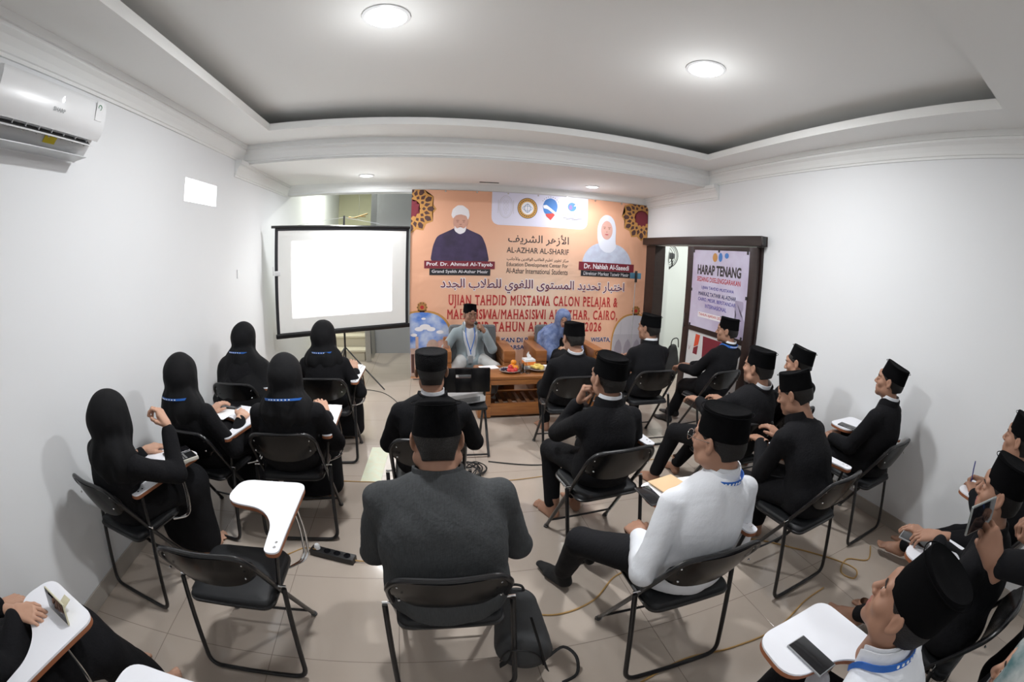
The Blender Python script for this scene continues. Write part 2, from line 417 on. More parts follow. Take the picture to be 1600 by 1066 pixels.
# ------------------------------------------------------------------ lettering
AR = {'ا': (0xFE8D, 2), 'أ': (0xFE83, 2), 'ب': (0xFE8F, 4), 'ت': (0xFE95, 4), 'ج': (0xFE9D, 4), 'ح': (0xFEA1, 4), 'خ': (0xFEA5, 4), 'د': (0xFEA9, 2), 'ر': (0xFEAD, 2),
      'ز': (0xFEAF, 2), 'س': (0xFEB1, 4), 'ش': (0xFEB5, 4), 'ط': (0xFEC1, 4), 'ع': (0xFEC9, 4), 'غ': (0xFECD, 4), 'ف': (0xFED1, 4), 'ق': (0xFED5, 4), 'ك': (0xFED9, 4), 'ل': (0xFEDD, 4),
      'م': (0xFEE1, 4), 'ن': (0xFEE5, 4), 'ه': (0xFEE9, 4), 'و': (0xFEED, 2), 'ى': (0xFEEF, 2), 'ي': (0xFEF1, 4), 'V': (0xFEFB, 2), 'W': (0xFEF7, 2)}
def arabic(s):
    s = s.replace('لا', 'V').replace('لأ', 'W'); out = []
    for k, ch in enumerate(s):
        if ch not in AR: out.append(ch); continue
        base, nf = AR[ch]
        prev = k > 0 and s[k-1] in AR and AR[s[k-1]][1] == 4
        nxt = nf == 4 and k+1 < len(s) and s[k+1] in AR
        out.append(chr(base + (3 if prev and nxt else 1 if prev else 2 if nxt else 0)))
    return ''.join(out)[::-1]

def glyphs(body, bold=0.0, shear=0, spacing=1.0):
    """verts (n,2), faces of a text, flat"""
    if 'M' in body and bold > 0:      # thicken by overprinting, slightly shifted
        v, f = glyphs(body, 0, shear, spacing); n = len(v)
        sh_ = [(0, 0), (bold, 0), (-bold, 0), (bold*.5, bold*.7), (-bold*.5, -bold*.7)]
        return np.concatenate([v+np.array(d) for d in sh_]), [tuple(q+k*n for q in p) for k in range(5) for p in f]
    cu = bpy.data.curves.new('tmp', 'FONT'); cu.body = body; cu.size = 1; cu.offset = bold; cu.shear = shear; cu.space_character = spacing
    cu.resolution_u = 3; cu.fill_mode = 'FRONT' if hasattr(cu, 'fill_mode') else 'FRONT'
    o = bpy.data.objects.new('tmp', cu); C.objects.link(o)
    bpy.context.view_layer.update()
    me = bpy.data.meshes.new_from_object(o.evaluated_get(bpy.context.evaluated_depsgraph_get()))
    v = np.array([w.co[:] for w in me.vertices])[:, :2] if len(me.vertices) else np.zeros((0, 2)); f = [tuple(p.vertices) for p in me.polygons]
    bpy.data.objects.remove(o); bpy.data.curves.remove(cu); bpy.data.meshes.remove(me)
    return v, f

def text_on(name, body, x0, x1, z0, z1, place, m, parent, bold=0.0, slab=False, shear=0, ref=None, spacing=1.0, lift=0.0):
    """text fitted to a box x0..x1, z0..z1 of a surface; place(x, z, lift) -> 3d point"""
    mb = MB()
    v, f = glyphs(body, bold, shear, spacing)
    if len(v) == 0: return None
    lo, hi = v.min(0), v.max(0)
    if ref: lo[1], hi[1] = ref
    sc = ((x1-x0)/(hi[0]-lo[0]), (z1-z0)/(hi[1]-lo[1]))
    def flat(vv, ff):      # overlapping strokes of a glyph lie in slightly different layers of ink
        for n, q in enumerate(ff):
            mb.add([place(x0+(vv[i][0]-lo[0])*sc[0], z0+(vv[i][1]-lo[1])*sc[1], lift+(n % 9)*4e-5) for i in q], [tuple(range(len(q)))])
    if not slab: flat(v, f)
    if slab:
        SER = {'U': ([(0, .42), (.6, 1)], []), 'J': ([(.3, 1)], []), 'I': ([(0, 1)], [(0, 1)]), 'A': ([], [(0, .38), (.62, 1)]), 'N': ([], []),
               'T': ([], [(.24, .76)]), 'H': ([(0, .42), (.58, 1)], [(0, .42), (.58, 1)]), 'D': ([(0, .4)], [(0, .4)]), 'M': ([], [(-.04, .2), (.8, 1.04)]),
               'W': ([(-.04, .2), (.8, 1.04)], []), 'L': ([(0, .55)], []), 'P': ([(0, .4)], [(0, .55)]), 'E': ([(0, .3)], [(0, .3)]), 'R': ([(0, .4)], [(0, .42), (.6, 1)])}
        for k, ch in enumerate(body):
            if ch == ' ': continue
            a, _ = glyphs(body[:k+1], bold, shear, spacing); c, cf = glyphs(ch, bold)
            w = c[:, 0].max()-c[:, 0].min(); xe = a[:, 0].max(); xs = xe-w
            if ch == 'W': c, cf = glyphs(ch, .002)
            c = c.copy(); c[:, 0] += xs+w/2-(c[:, 0].max()+c[:, 0].min())/2
            flat(c, cf)
            if ch == 'W':      # heavier outer strokes
                for (p, q) in ((0, .17), (.83, 1)):
                    sl = .06*w*(1 if ch == 'W' else -1)*(1 if p == 0 else -1)
                    mb.add([place(x0+(xs+w*p2-lo[0])*sc[0], z0+(zz2-lo[1])*sc[1], lift+.0008) for p2, zz2 in ((p+(sl/w if ch == 'W' else -sl/w*0), lo[1]), (q+(sl/w if ch == 'W' else 0), lo[1]), (q, hi[1]), (p, hi[1]))], [(0, 1, 2, 3)])
            if ch not in SER: continue
            t = .055*(hi[1]-lo[1])
            for j, rows in enumerate(SER[ch]):
                for (p, q) in rows:
                    ax, bx_ = xs+w*p-.018, xs+w*q+.018
                    zz = (hi[1]-t-.0, hi[1]) if j == 0 else (lo[1], lo[1]+t)
                    mb.add([place(x0+(ax-lo[0])*sc[0], z0+(zz[0]-lo[1])*sc[1], lift+.0004), place(x0+(bx_-lo[0])*sc[0], z0+(zz[0]-lo[1])*sc[1], lift+.0004),
                            place(x0+(bx_-lo[0])*sc[0], z0+(zz[1]-lo[1])*sc[1], lift+.0004), place(x0+(ax-lo[0])*sc[0], z0+(zz[1]-lo[1])*sc[1], lift+.0004)], [(0, 1, 2, 3)])
    return mb.build(name, m, parent, smooth=False)

def shape_on(name, poly, place, m, parent, lift=0.0):
    """filled polygon"""
    b = bmesh.new(); vs = [b.verts.new(place(p[0], p[1], lift)) for p in poly]; f = b.faces.new(vs)
    bmesh.ops.triangulate(b, faces=[f])
    return MB().bm(b).build(name, m, parent, smooth=False)

def ell(cx, cz, rx, rz, n=28, a0=0, a1=360):
    return [(cx+rx*math.cos(math.radians(a0+(a1-a0)*k/n)), cz+rz*math.sin(math.radians(a0+(a1-a0)*k/n))) for k in range(n if a1-a0 == 360 else n+1)]

def ring_on(mbx, cx, cz, rx, rz, w, place, lift, n=32, a0=0, a1=360):
    o = ell(cx, cz, rx, rz, n, a0, a1); i = ell(cx, cz, rx-w, rz-w, n, a0, a1); m = len(o)
    mbx.add([place(*p, lift) for p in o]+[place(*p, lift) for p in i], [(k, (k+1) % m, m+(k+1) % m, m+k) for k in range(m if a1-a0 == 360 else m-1)])

# maker's name on the air conditioner
place_ac = lambda a, z, l: (.2055+l, a, z)
text_on('brand_lettering', 'SHARP', -.02, .07, -.005, .014, place_ac, M_grey_pl, ac, bold=.02, lift=.001)
text_on('temperature_display', '6', .035, .05, .045, .075, place_ac, mat('display_glow', (1, 1, 1), .5, emit=((.9, .95, 1), 3)), ac, bold=.02, lift=.001)
# ================================================================== BANNER
BY = 5.70
M_maroon = mat('maroon_print', (.19, .015, .03), .5); M_red = mat('red_print', (.50, .03, .03), .5); M_blackp = mat('black_print', (.015, .015, .02), .5)
M_whitep = mat('white_print', (.86, .84, .88), .5); M_ink = mat('dark_ink_print', (.04, .035, .04), .5); M_navy = mat('navy_print', (.03, .025, .12), .5)
M_gold = mat('gold_print', (.55, .27, .07), .5); M_brownp = mat('brown_print', (.30, .11, .055), .5); M_dk = mat('dark_brown_print', (.085, .035, .03), .5)
M_skyp = mat('sky_blue_print', (.09, .22, .66), .5, var=(6, .9, (.62, .70, .85)))
M_bluep = mat('blue_print', (.05, .20, .55), .5); M_greyp = mat('grey_print', (.36, .33, .40), .5); M_lgrey = mat('light_grey_print', (.58, .56, .62), .5)
M_purple = mat('purple_robe_print', (.055, .035, .10), .5, var=(8, .8, (.03, .02, .05)))
M_facep = mat('face_print', (.66, .36, .27), .5, var=(10, .5, (.58, .30, .23))); M_facep2 = mat('dark_face_print', (.42, .20, .15), .5)  # second face tone prints the brows, eyes, nose and mouth
M_sandp = mat('sand_print', (.60, .42, .34), .5, var=(14, .6, (.42, .28, .24)))
def banner_mat():
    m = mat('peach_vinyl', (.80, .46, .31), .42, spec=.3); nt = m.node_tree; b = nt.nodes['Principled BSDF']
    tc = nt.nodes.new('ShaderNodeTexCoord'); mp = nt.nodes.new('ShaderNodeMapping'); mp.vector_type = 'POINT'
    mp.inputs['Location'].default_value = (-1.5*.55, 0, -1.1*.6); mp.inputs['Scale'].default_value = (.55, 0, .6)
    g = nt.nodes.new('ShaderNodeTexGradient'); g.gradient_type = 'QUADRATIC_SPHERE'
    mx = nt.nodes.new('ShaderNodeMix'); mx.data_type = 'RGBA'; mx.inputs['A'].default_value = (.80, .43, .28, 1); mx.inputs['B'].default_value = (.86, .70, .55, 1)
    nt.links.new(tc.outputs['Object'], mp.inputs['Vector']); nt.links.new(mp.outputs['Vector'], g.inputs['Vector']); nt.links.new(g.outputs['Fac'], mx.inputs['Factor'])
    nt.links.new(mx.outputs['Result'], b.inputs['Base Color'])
    w = nt.nodes.new('ShaderNodeTexNoise'); w.inputs['Scale'].default_value = 1.6; w.inputs['Detail'].default_value = 2; w.inputs['Distortion'].default_value = 1.5
    nt.links.new(tc.outputs['Object'], w.inputs['Vector'])
    bp = nt.nodes.new('ShaderNodeBump'); bp.inputs['Strength'].default_value = .35; bp.inputs['Distance'].default_value = .05
    nt.links.new(w.outputs['Fac'], bp.inputs['Height']); nt.links.new(bp.outputs['Normal'], b.inputs['Normal'])
    return m
ban = empty('event_banner', (0, 0, 0), 0, 'large peach event banner with two portraits and red and maroon lettering, hung behind the speakers', 'banner')
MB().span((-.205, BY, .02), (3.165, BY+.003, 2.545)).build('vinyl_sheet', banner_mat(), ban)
P_ = lambda x, z, l: (x, BY-.0008-l, z)
panel = rounded([(.85, 2.545), (2.20, 2.545), (2.20, 2.10), (.85, 2.10)], [0, 0, .12, .12])
shape_on('logo_panel', panel, P_, mat('pale_lilac_print', (.74, .73, .88), .45), ban, .0006)
eyelets = MB()
for k in range(9): eyelets.lathe([(.006, -.002), (.011, -.002), (.011, .001), (.006, .001)], (-.18+k*.415, BY-.001, 2.53), 12, M=Matrix.Rotation(math.pi/2, 3, 'X'))
eyelets.build_each('eyelet', M_chrome, ban)
# lattice corner ornaments
def ornament(cx, cz, R, clip, n=12):
    x0, x1, z0, z1 = clip
    def in_(p): return (min(max(p[0], x0), x1), min(max(p[1], z0), z1))
    mb = MB()
    def poly(pts, lift, k):
        pts = [in_(p) for p in pts]
        q = []
        for p in pts:
            if not q or (abs(p[0]-q[-1][0])+abs(p[1]-q[-1][1])) > 1e-4: q.append(p)
        if len(q) > 2 and (abs(q[0][0]-q[-1][0])+abs(q[0][1]-q[-1][1])) < 1e-4: q.pop()
        A = abs(sum(q[i][0]*q[(i+1) % len(q)][1]-q[(i+1) % len(q)][0]*q[i][1] for i in range(len(q)))) if len(q) > 2 else 0
        if A < 1e-6: return
        mb.mat(k); b = bmesh.new(); f = b.faces.new([b.verts.new(P_(*p, lift)) for p in q]); bmesh.ops.triangulate(b, faces=[f]); mb.bm(b)
    pt = lambda r, a: (cx+r*math.cos(a), cz+r*math.sin(a))
    star = lambda r0, r1, m, ph=0: [pt(r0 if k % 2 else r1, ph+math.pi*k/m) for k in range(2*m)]
    poly(star(R*.86, R*1.0, n), .001, 0)
    for k in range(n):
        a = 2*math.pi*(k)/n
        poly([pt(R*.93, a), pt(R*.82, a+.13), pt(R*.68, a+.11), pt(R*.62, a), pt(R*.68, a-.11), pt(R*.82, a-.13)], .0016, 1)
        b_ = a+math.pi/n
        poly([pt(R*.78, b_), pt(R*.62, b_+.13), pt(R*.52, b_), pt(R*.62, b_-.13)], .0016, 1)
        poly([pt(R*.58, a), pt(R*.50, a+.15), pt(R*.42, a), pt(R*.50, a-.15)], .0016, 1)
    poly(star(R*.30, R*.38, n), .0020, 2)
    return mb
ornament(-.205, 2.29, .33, (-.205, 3.165, .02, 2.545)).build('corner_ornament', [M_gold, M_dk, M_maroon], ban, smooth=False)
ornament(3.06, 2.34, .33, (-.205, 3.165, .02, 2.545)).build('corner_ornament', [M_gold, M_dk, M_maroon], ban, smooth=False)
ornament(-.04, .99, .075, (-.205, 3.165, .02, 2.545), 10).build('star_ornament', [M_gold, M_dk, M_red], ban, smooth=False)
ornament(3.04, .97, .075, (-.205, 3.165, .02, 2.545), 10).build('star_ornament', [M_gold, M_dk, M_red], ban, smooth=False)
# arch pictures
def archpoly(x0, x1, z0, zs, zt):
    cx = (x0+x1)/2; pts = [(x1, z0), (x1, zs)]
    pts += [(cx+(x1-cx)*math.cos(a)**.8, zs+(zt-zs)*math.sin(a)**.9) for a in [math.pi/2*k/10 for k in range(1, 10)]]
    pts += [(cx, zt)]
    pts += [(cx-(cx-x0)*math.cos(a)**.8, zs+(zt-zs)*math.sin(a)**.9) for a in [math.pi/2*k/10 for k in range(9, 0, -1)]]
    return pts+[(x0, zs), (x0, z0)]
clipx = lambda pts: [(min(max(p[0], -.204), 3.164), p[1]) for p in pts]
L_ = clipx(archpoly(-.45, .37, .04, .55, .95)); shape_on('arch_border', L_, P_, M_gold, ban, .001)
L_ = clipx(archpoly(-.43, .345, .05, .53, .925)); shape_on('arch_sky', L_, P_, M_skyp, ban, .0014)
mb = MB()
mb.mat(0)
def q4(mbx, x0, x1, z0, z1, lift): mbx.add([P_(x0, z0, lift), P_(x1, z0, lift), P_(x1, z1, lift), P_(x0, z1, lift)], [(0, 1, 2, 3)])
q4(mb, -.20, .34, .05, .44, .0018); q4(mb, -.13, -.09, .44, .60, .0018); q4(mb, .02, .34, .44, .50, .0018); q4(mb, .20, .33, .50, .56, .0018)
ring = ell(.10, .50, .07, .06, 12, 0, 180); b = bmesh.new(); b.faces.new([b.verts.new(P_(*p, .0018)) for p in ring]); mb.bm(b)
mb.mat(1)
for k in range(7): q4(mb, -.19+k*.075, -.15+k*.075, .10, .36, .0022)
mb.mat(2)
for (x, z, r) in [(-.08, .70, .06), (0, .73, .075), (.08, .70, .06), (.2, .66, .05), (-.15, .62, .045), (-.02, .84, .03)]:
    b = bmesh.new(); b.faces.new([b.verts.new(P_(*p, .0018+r*.002)) for p in ell(x, z, r, r*.5, 14)]); mb.bm(b)
mb.build('mosque_picture', [M_sandp, M_dk, M_whitep], ban, smooth=False)
R_ = clipx(archpoly(2.66, 3.40, .04, .50, .93)); shape_on('arch_border', R_, P_, M_gold, ban, .001)
R_ = clipx(archpoly(2.68, 3.38, .05, .48, .905)); shape_on('arch_sky', R_, P_, M_lgrey, ban, .0014)
mb = MB(); mb.mat(0); q4(mb, 2.69, 3.164, .36, .62, .0018)
mb.mat(1)
for k in range(3):
    x = 2.72+k*.155
    b = bmesh.new(); b.faces.new([b.verts.new(P_(*p, .0022)) for p in [(x, .10), (x+.125, .10), (x+.125, .42), (x+.10, .50), (x+.0625, .55), (x+.025, .50), (x, .42)]]); mb.bm(b)
mb.mat(0)
for k in range(4): q4(mb, 2.692+k*.155, 2.722+k*.155, .05, .45, .0024)
q4(mb, 2.8, 2.81, .62, .80, .0018)
mb.build('arcade_picture', [mat('pale_stone_print', (.50, .48, .54), .5), M_greyp], ban, smooth=False)
# portraits (printed, flat): a man in a purple robe and white turban; a woman in a white headscarf
def sh(parent, name, pts, m, lift): return shape_on(name, pts, P_, m, parent, lift)
mn = sh(ban, 'portrait_of_man', rounded([(.06, 1.60), (.09, 1.80), (.14, 1.93), (.33, 2.02), (.40, 2.06), (.48, 2.06), (.56, 2.02), (.73, 1.95), (.79, 1.82), (.84, 1.60)], .05), M_purple, .0012)
sh(mn, 'beard', rounded([(.355, 2.08), (.37, 2.00), (.44, 1.955), (.51, 1.99), (.53, 2.08)], .03), M_whitep, .0018)
sh(mn, 'face', ell(.445, 2.12, .098, .125), M_facep, .0022)
sh(mn, 'lower_beard', rounded([(.365, 2.07), (.385, 2.01), (.445, 1.985), (.505, 2.01), (.525, 2.07), (.49, 2.035), (.445, 2.055), (.40, 2.035)], .008), M_whitep, .0026)
sh(mn, 'turban', rounded([(.345, 2.16), (.32, 2.21), (.335, 2.29), (.40, 2.345), (.47, 2.345), (.545, 2.29), (.562, 2.21), (.54, 2.15), (.52, 2.205), (.44, 2.225), (.37, 2.205)], .02), M_whitep, .0028)
mb = MB()
for (x, z, rx, rz) in [(.405, 2.142, .022, .006), (.487, 2.142, .022, .006), (.405, 2.122, .014, .006), (.487, 2.122, .014, .006), (.446, 2.088, .018, .006), (.446, 2.058, .028, .005)]:
    b = bmesh.new(); b.faces.new([b.verts.new(P_(*p, .003)) for p in ell(x, z, rx, rz, 12)]); mb.bm(b)
mb.build_each('facial_feature', M_facep2, mn, smooth=False)
wm = sh(ban, 'portrait_of_woman', rounded([(2.13, 1.63), (2.18, 1.78), (2.27, 1.88), (2.38, 1.93), (2.65, 1.93), (2.76, 1.89), (2.86, 1.80), (2.93, 1.64)], .06), mat('pale_blue_dress_print', (.60, .66, .80), .5, var=(14, .8, (.50, .52, .66))), .0012)
sh(wm, 'headscarf', rounded([(2.40, 1.86), (2.36, 1.98), (2.355, 2.15), (2.39, 2.27), (2.46, 2.34), (2.54, 2.34), (2.61, 2.28), (2.645, 2.16), (2.64, 1.98), (2.66, 1.88), (2.58, 1.80), (2.48, 1.80)], .04), mat('white_scarf_print', (.76, .79, .90), .5), .0018)
sh(wm, 'face', ell(2.50, 2.12, .090, .135), mat('light_face_print', (.72, .42, .36), .5), .0024)
mb = MB()
for (x, z, rx, rz) in [(2.463, 2.163, .024, .005), (2.538, 2.163, .024, .005), (2.463, 2.143, .014, .008), (2.538, 2.143, .014, .008), (2.50, 2.095, .012, .005)]:
    b = bmesh.new(); b.faces.new([b.verts.new(P_(*p, .003)) for p in ell(x, z, rx, rz, 12)]); mb.bm(b)
mb.build_each('facial_feature', M_facep2, wm, smooth=False)
sh(wm, 'lips', ell(2.50, 2.058, .028, .009), mat('lipstick_print', (.55, .12, .14), .5), .003)
# name plates
def plate(x0, x1, z0, z1, m, txt, bold, tx=.03):
    o = shape_on('name_plate', [(x0, z0), (x1, z0), (x1, z1), (x0, z1)], P_, m, ban, .0032)
    h = z1-z0
    text_on('plate_lettering', txt, x0+tx, x1-tx, z0+h*.2, z1-h*.18, P_, M_whitep, o, bold=bold, lift=.004)
plate(-.018, .915, 1.506, 1.607, M_maroon, 'Prof. Dr. Ahmad Al-Tayeb', .018)
plate(.052, .857, 1.418, 1.503, M_blackp, 'Grand Syekh Al-Azhar Mesir', .015)
plate(2.093, 2.957, 1.535, 1.652, M_maroon, 'Dr. Nahlah Al-Saeedi', .018, .08)
plate(2.128, 2.920, 1.452, 1.532, M_blackp, 'Direktur Markaz Tatwir Mesir', .015, .04)
T = lambda *a, **k: text_on('lettering', *a, **k)
T(arabic('الأزهر الشريف'), 1.085, 1.935, 1.845, 2.005, P_, M_ink, ban, bold=.008, lift=.001)
T('AL-AZHAR AL-SHARIF', 1.07, 1.94, 1.732, 1.808, P_, M_ink, ban, bold=.006, lift=.001)
T(arabic('مركز تطوير تعليم الطلاب الوافدين والأجانب'), 1.075, 1.94, 1.612, 1.682, P_, M_ink, ban, bold=.006, lift=.001)
T('Education Development Center For', 1.075, 1.935, 1.535, 1.605, P_, M_ink, ban, bold=.006, lift=.001)
T('Al-Azhar International Students', 1.07, 1.935, 1.455, 1.528, P_, M_ink, ban, bold=.006, lift=.001)
title = arabic('اختبار تحديد المستوى اللغوي للطلاب الجدد')
T(title, .195, 2.825, 1.175, 1.385, P_, M_whitep, ban, bold=.055, lift=.001)
T(title, .20, 2.82, 1.185, 1.375, P_, mat('plum_print', (.13, .015, .05), .5), ban, bold=.012, lift=.0018)
for args in [('UJIAN TAHDID MUSTAWA CALON PELAJAR &', .312, 2.725, 1.022, 1.160), ('MAHASISWA/MAHASISWI AL-AZHAR, CAIRO,', .296, 2.735, .835, .968), ('MESIR TAHUN AJARAN 2025/2026', .535, 2.49, .665, .798)]:
    T(args[0], args[1], args[2], args[3], args[4], P_, M_red, ban, bold=.022, slab=True, lift=.0015, ref=(-.01, .72), spacing=1.2)
for txt, a, b_, z0, z1 in [('KAN DI P', 1.03, 1.41, .508, .583), ('WISATA,', 2.332, 2.655, .495, .580), ('KARSA, J', 1.085, 1.42, .390, .478)]:
    T(txt, a, b_, z0, z1, P_, M_whitep, ban, bold=.06, lift=.001); T(txt, a+.005, b_-.005, z0+.004, z1-.004, P_, M_navy, ban, bold=.025, lift=.0018)
# emblems on the panel
mb = MB(); ring_on(mb, 1.04, 2.35, .095, .155, .006, P_, .0012); ring_on(mb, 1.04, 2.35, .075, .135, .003, P_, .0012)
for s in (-1, 1): q4(mb, 1.04+s*.103-.003, 1.04+s*.103+.003, 2.26, 2.44, .0012)
for (x, z) in [(1.02, 2.42), (1.06, 2.42), (1.02, 2.37), (1.06, 2.37), (1.02, 2.32), (1.06, 2.32), (1.04, 2.27)]: ring_on(mb, x, z, .016, .022, .003, P_, .0012, 12)
mb.build('outline_emblem', M_lgrey, ban, smooth=False)
e = shape_on('round_gold_emblem', ell(1.335, 2.345, .138, .142), P_, M_dk, ban, .0012)
shape_on('gold_ring', ell(1.335, 2.345, .130, .134), P_, mat('bright_gold_print', (.65, .36, .08), .5), e, .0016)
shape_on('white_disc', ell(1.335, 2.345, .085, .088), P_, M_whitep, e, .002)
mb = MB(); ring_on(mb, 1.335, 2.345, .045, .06, .008, P_, .0024, 16); ring_on(mb, 1.335, 2.345, .07, .035, .006, P_, .0024, 16); q4(mb, 1.332, 1.338, 2.28, 2.41, .0026); mb.build('blue_knot', mat('slate_blue_print', (.20, .30, .45), .5), e, smooth=False)
mb = MB()
for k in range(26):
    a = 2*math.pi*k/26; x, z = 1.335+.108*math.cos(a), 2.345+.111*math.sin(a)
    q4(mb, x-.006, x+.006, z-.008, z+.008, .0022)
mb.build('ring_marks', M_dk, e, smooth=False)
e = shape_on('red_blue_emblem', rounded([(1.545, 2.40), (1.58, 2.48), (1.655, 2.51), (1.73, 2.48), (1.76, 2.40), (1.735, 2.30), (1.70, 2.25), (1.665, 2.20), (1.62, 2.25), (1.56, 2.31)], .03), P_, M_bluep, ban, .0012)
shape_on('white_swoosh', rounded([(1.55, 2.40), (1.60, 2.41), (1.74, 2.31), (1.735, 2.27), (1.62, 2.35), (1.56, 2.36)], .01), P_, M_whitep, e, .0018)
shape_on('red_point', rounded([(1.585, 2.285), (1.70, 2.30), (1.72, 2.275), (1.66, 2.20), (1.60, 2.25)], .01), P_, mat('bright_red_print', (.62, .06, .05), .5), e, .0018)
mb = MB()
for k in range(9):
    a = math.radians(30+k*15); x, z = 1.655+.125*math.cos(a), 2.40+.125*math.sin(a); q4(mb, x-.004, x+.004, z-.005, z+.005, .0018)
mb.build_each('arc_mark', M_ink, e, smooth=False)
e = shape_on('globe_emblem', ell(1.965, 2.408, .062, .062), P_, M_bluep, ban, .0012)
shape_on('globe_land', ell(1.945, 2.40, .026, .035, 10), P_, mat('purple_print', (.20, .12, .35), .5), e, .0016)
shape_on('plane', [(1.99, 2.42), (2.07, 2.425), (2.085, 2.445), (2.04, 2.445), (2.03, 2.475), (2.015, 2.445)], P_, M_lgrey, e, .002)
text_on('tour_lettering', 'Jasa Tour & Travel', 1.81, 2.14, 2.262, 2.312, P_, mat('olive_print', (.28, .30, .08), .5), ban, bold=.01, shear=.35, lift=.0012)
mb = MB(); q4(mb, 1.84, 2.12, 2.243, 2.25, .0012); q4(mb, 1.88, 2.08, 2.228, 2.236, .0012); mb.build('tour_underline', M_ink, ban, smooth=False)

# ================================================================== SIGN ON THE SLIDING DOOR
sg = empty('quiet_please_sign', (0, 0, 0), 0, 'lilac printed notice reading HARAP TENANG on the upper pane of the sliding door', 'sign')
SX = XR-.078
PS = lambda a, z, l: (SX-l, -a, z)           # a runs to the viewer's right = -y
MB().span((SX, 3.355, .99), (SX+.002, 4.375, 1.895)).build('sheet', mat('lilac_sheet', (.62, .60, .76), .4, var=(3.5, .9, (.50, .44, .60))), sg)
TS = lambda *a, **k: text_on('lettering', *a, **k)
TS('HARAP TENANG', -4.27, -3.47, 1.61, 1.725, PS, M_ink, sg, bold=.04, lift=.001)
TS('SEDANG DISELENGGARAKAN', -4.27, -3.47, 1.53, 1.585, PS, M_red, sg, bold=.015, lift=.001)
for k, (s_, a, b_) in enumerate([('UJIAN TAHDID MUSTAWA', -4.17, -3.57), ('MARKAZ TATWIR AL-AZHAR', -4.22, -3.52), ('CAIRO, MESIR, BERSTANDAR', -4.22, -3.52), ('INTERNASIONAL', -4.07, -3.67)]):
    TS(s_, a, b_, 1.435-k*.068, 1.48-k*.068, PS, mat('violet_blue_print', (.06, .05, .35), .5), sg, bold=.012, lift=.001)
pl = shape_on('year_plate', [(-4.2, 1.115), (-3.6, 1.115), (-3.6, 1.175), (-4.2, 1.175)], PS, M_whitep, sg, .0008)
text_on('lettering', 'TAHUN AJARAN 2025/2026', -4.18, -3.62, 1.125, 1.165, PS, M_red, pl, bold=.012, lift=.0016)
shape_on('round_gold_emblem', ell(-3.94, 1.815, .045, .05), PS, M_gold, sg, .0012); shape_on('red_blue_emblem', ell(-3.84, 1.82, .035, .05), PS, M_bluep, sg, .0012); shape_on('globe_emblem', ell(-3.73, 1.84, .035, .03), PS, M_bluep, sg, .0012)
mn = shape_on('printed_figure', rounded([(-3.60, .995), (-3.56, 1.16), (-3.50, 1.20), (-3.50, 1.24), (-3.54, 1.30), (-3.53, 1.38), (-3.40, 1.38), (-3.39, 1.30), (-3.43, 1.24), (-3.36, 1.19), (-3.36, .995)], .02), PS, mat('faded_violet_print', (.38, .34, .48), .5), sg, .001)
tp = MB()
for (a, z) in [(-4.36, 1.88), (-3.87, 1.89), (-3.38, 1.88), (-4.37, 1.42), (-3.36, 1.42), (-4.35, 1.0), (-3.38, 1.0)]: tp.box((SX-.003, -a, z), (.002, .03, .035))
tp.build_each('tape_strip', M_blackp, sg)
st = empty('door_sticker', (0, 0, 0), 0, "large red and maroon letters and check marks on the sliding door's lower pane", 'sticker')
PL = lambda a, z, l: (px0+.010-l, -a, z)
shape_on('red_stroke', [(-4.22, .90), (-4.13, .90), (-4.15, .78), (-4.24, .74)], PL, mat('orange_red_print', (.70, .09, .04), .4), st, .0)
shape_on('maroon_stroke', [(-4.24, .73), (-4.15, .77), (-4.16, .66), (-4.25, .66)], PL, M_maroon, st, .0)
shape_on('maroon_letter', [(-4.07, .90), (-3.62, .90), (-3.66, .62), (-3.74, .62), (-3.82, .76), (-3.86, .62), (-4.05, .62)], PL, M_maroon, st, .0)
mk = MB()
for (a, z) in [(-4.33, .72), (-4.33, .40), (-3.45, .55), (-3.45, .82), (-4.1, .30)]:
    for s in (-1, 1): mk.add([PL(a-.002, z-.03, .001), PL(a+.003, z-.03, .001), PL(a+s*.018+.003, z+.02, .001), PL(a+s*.018-.002, z+.02, .001)], [(0, 1, 2, 3)])
mk.build_each('check_mark', M_maroon, st, smooth=False)
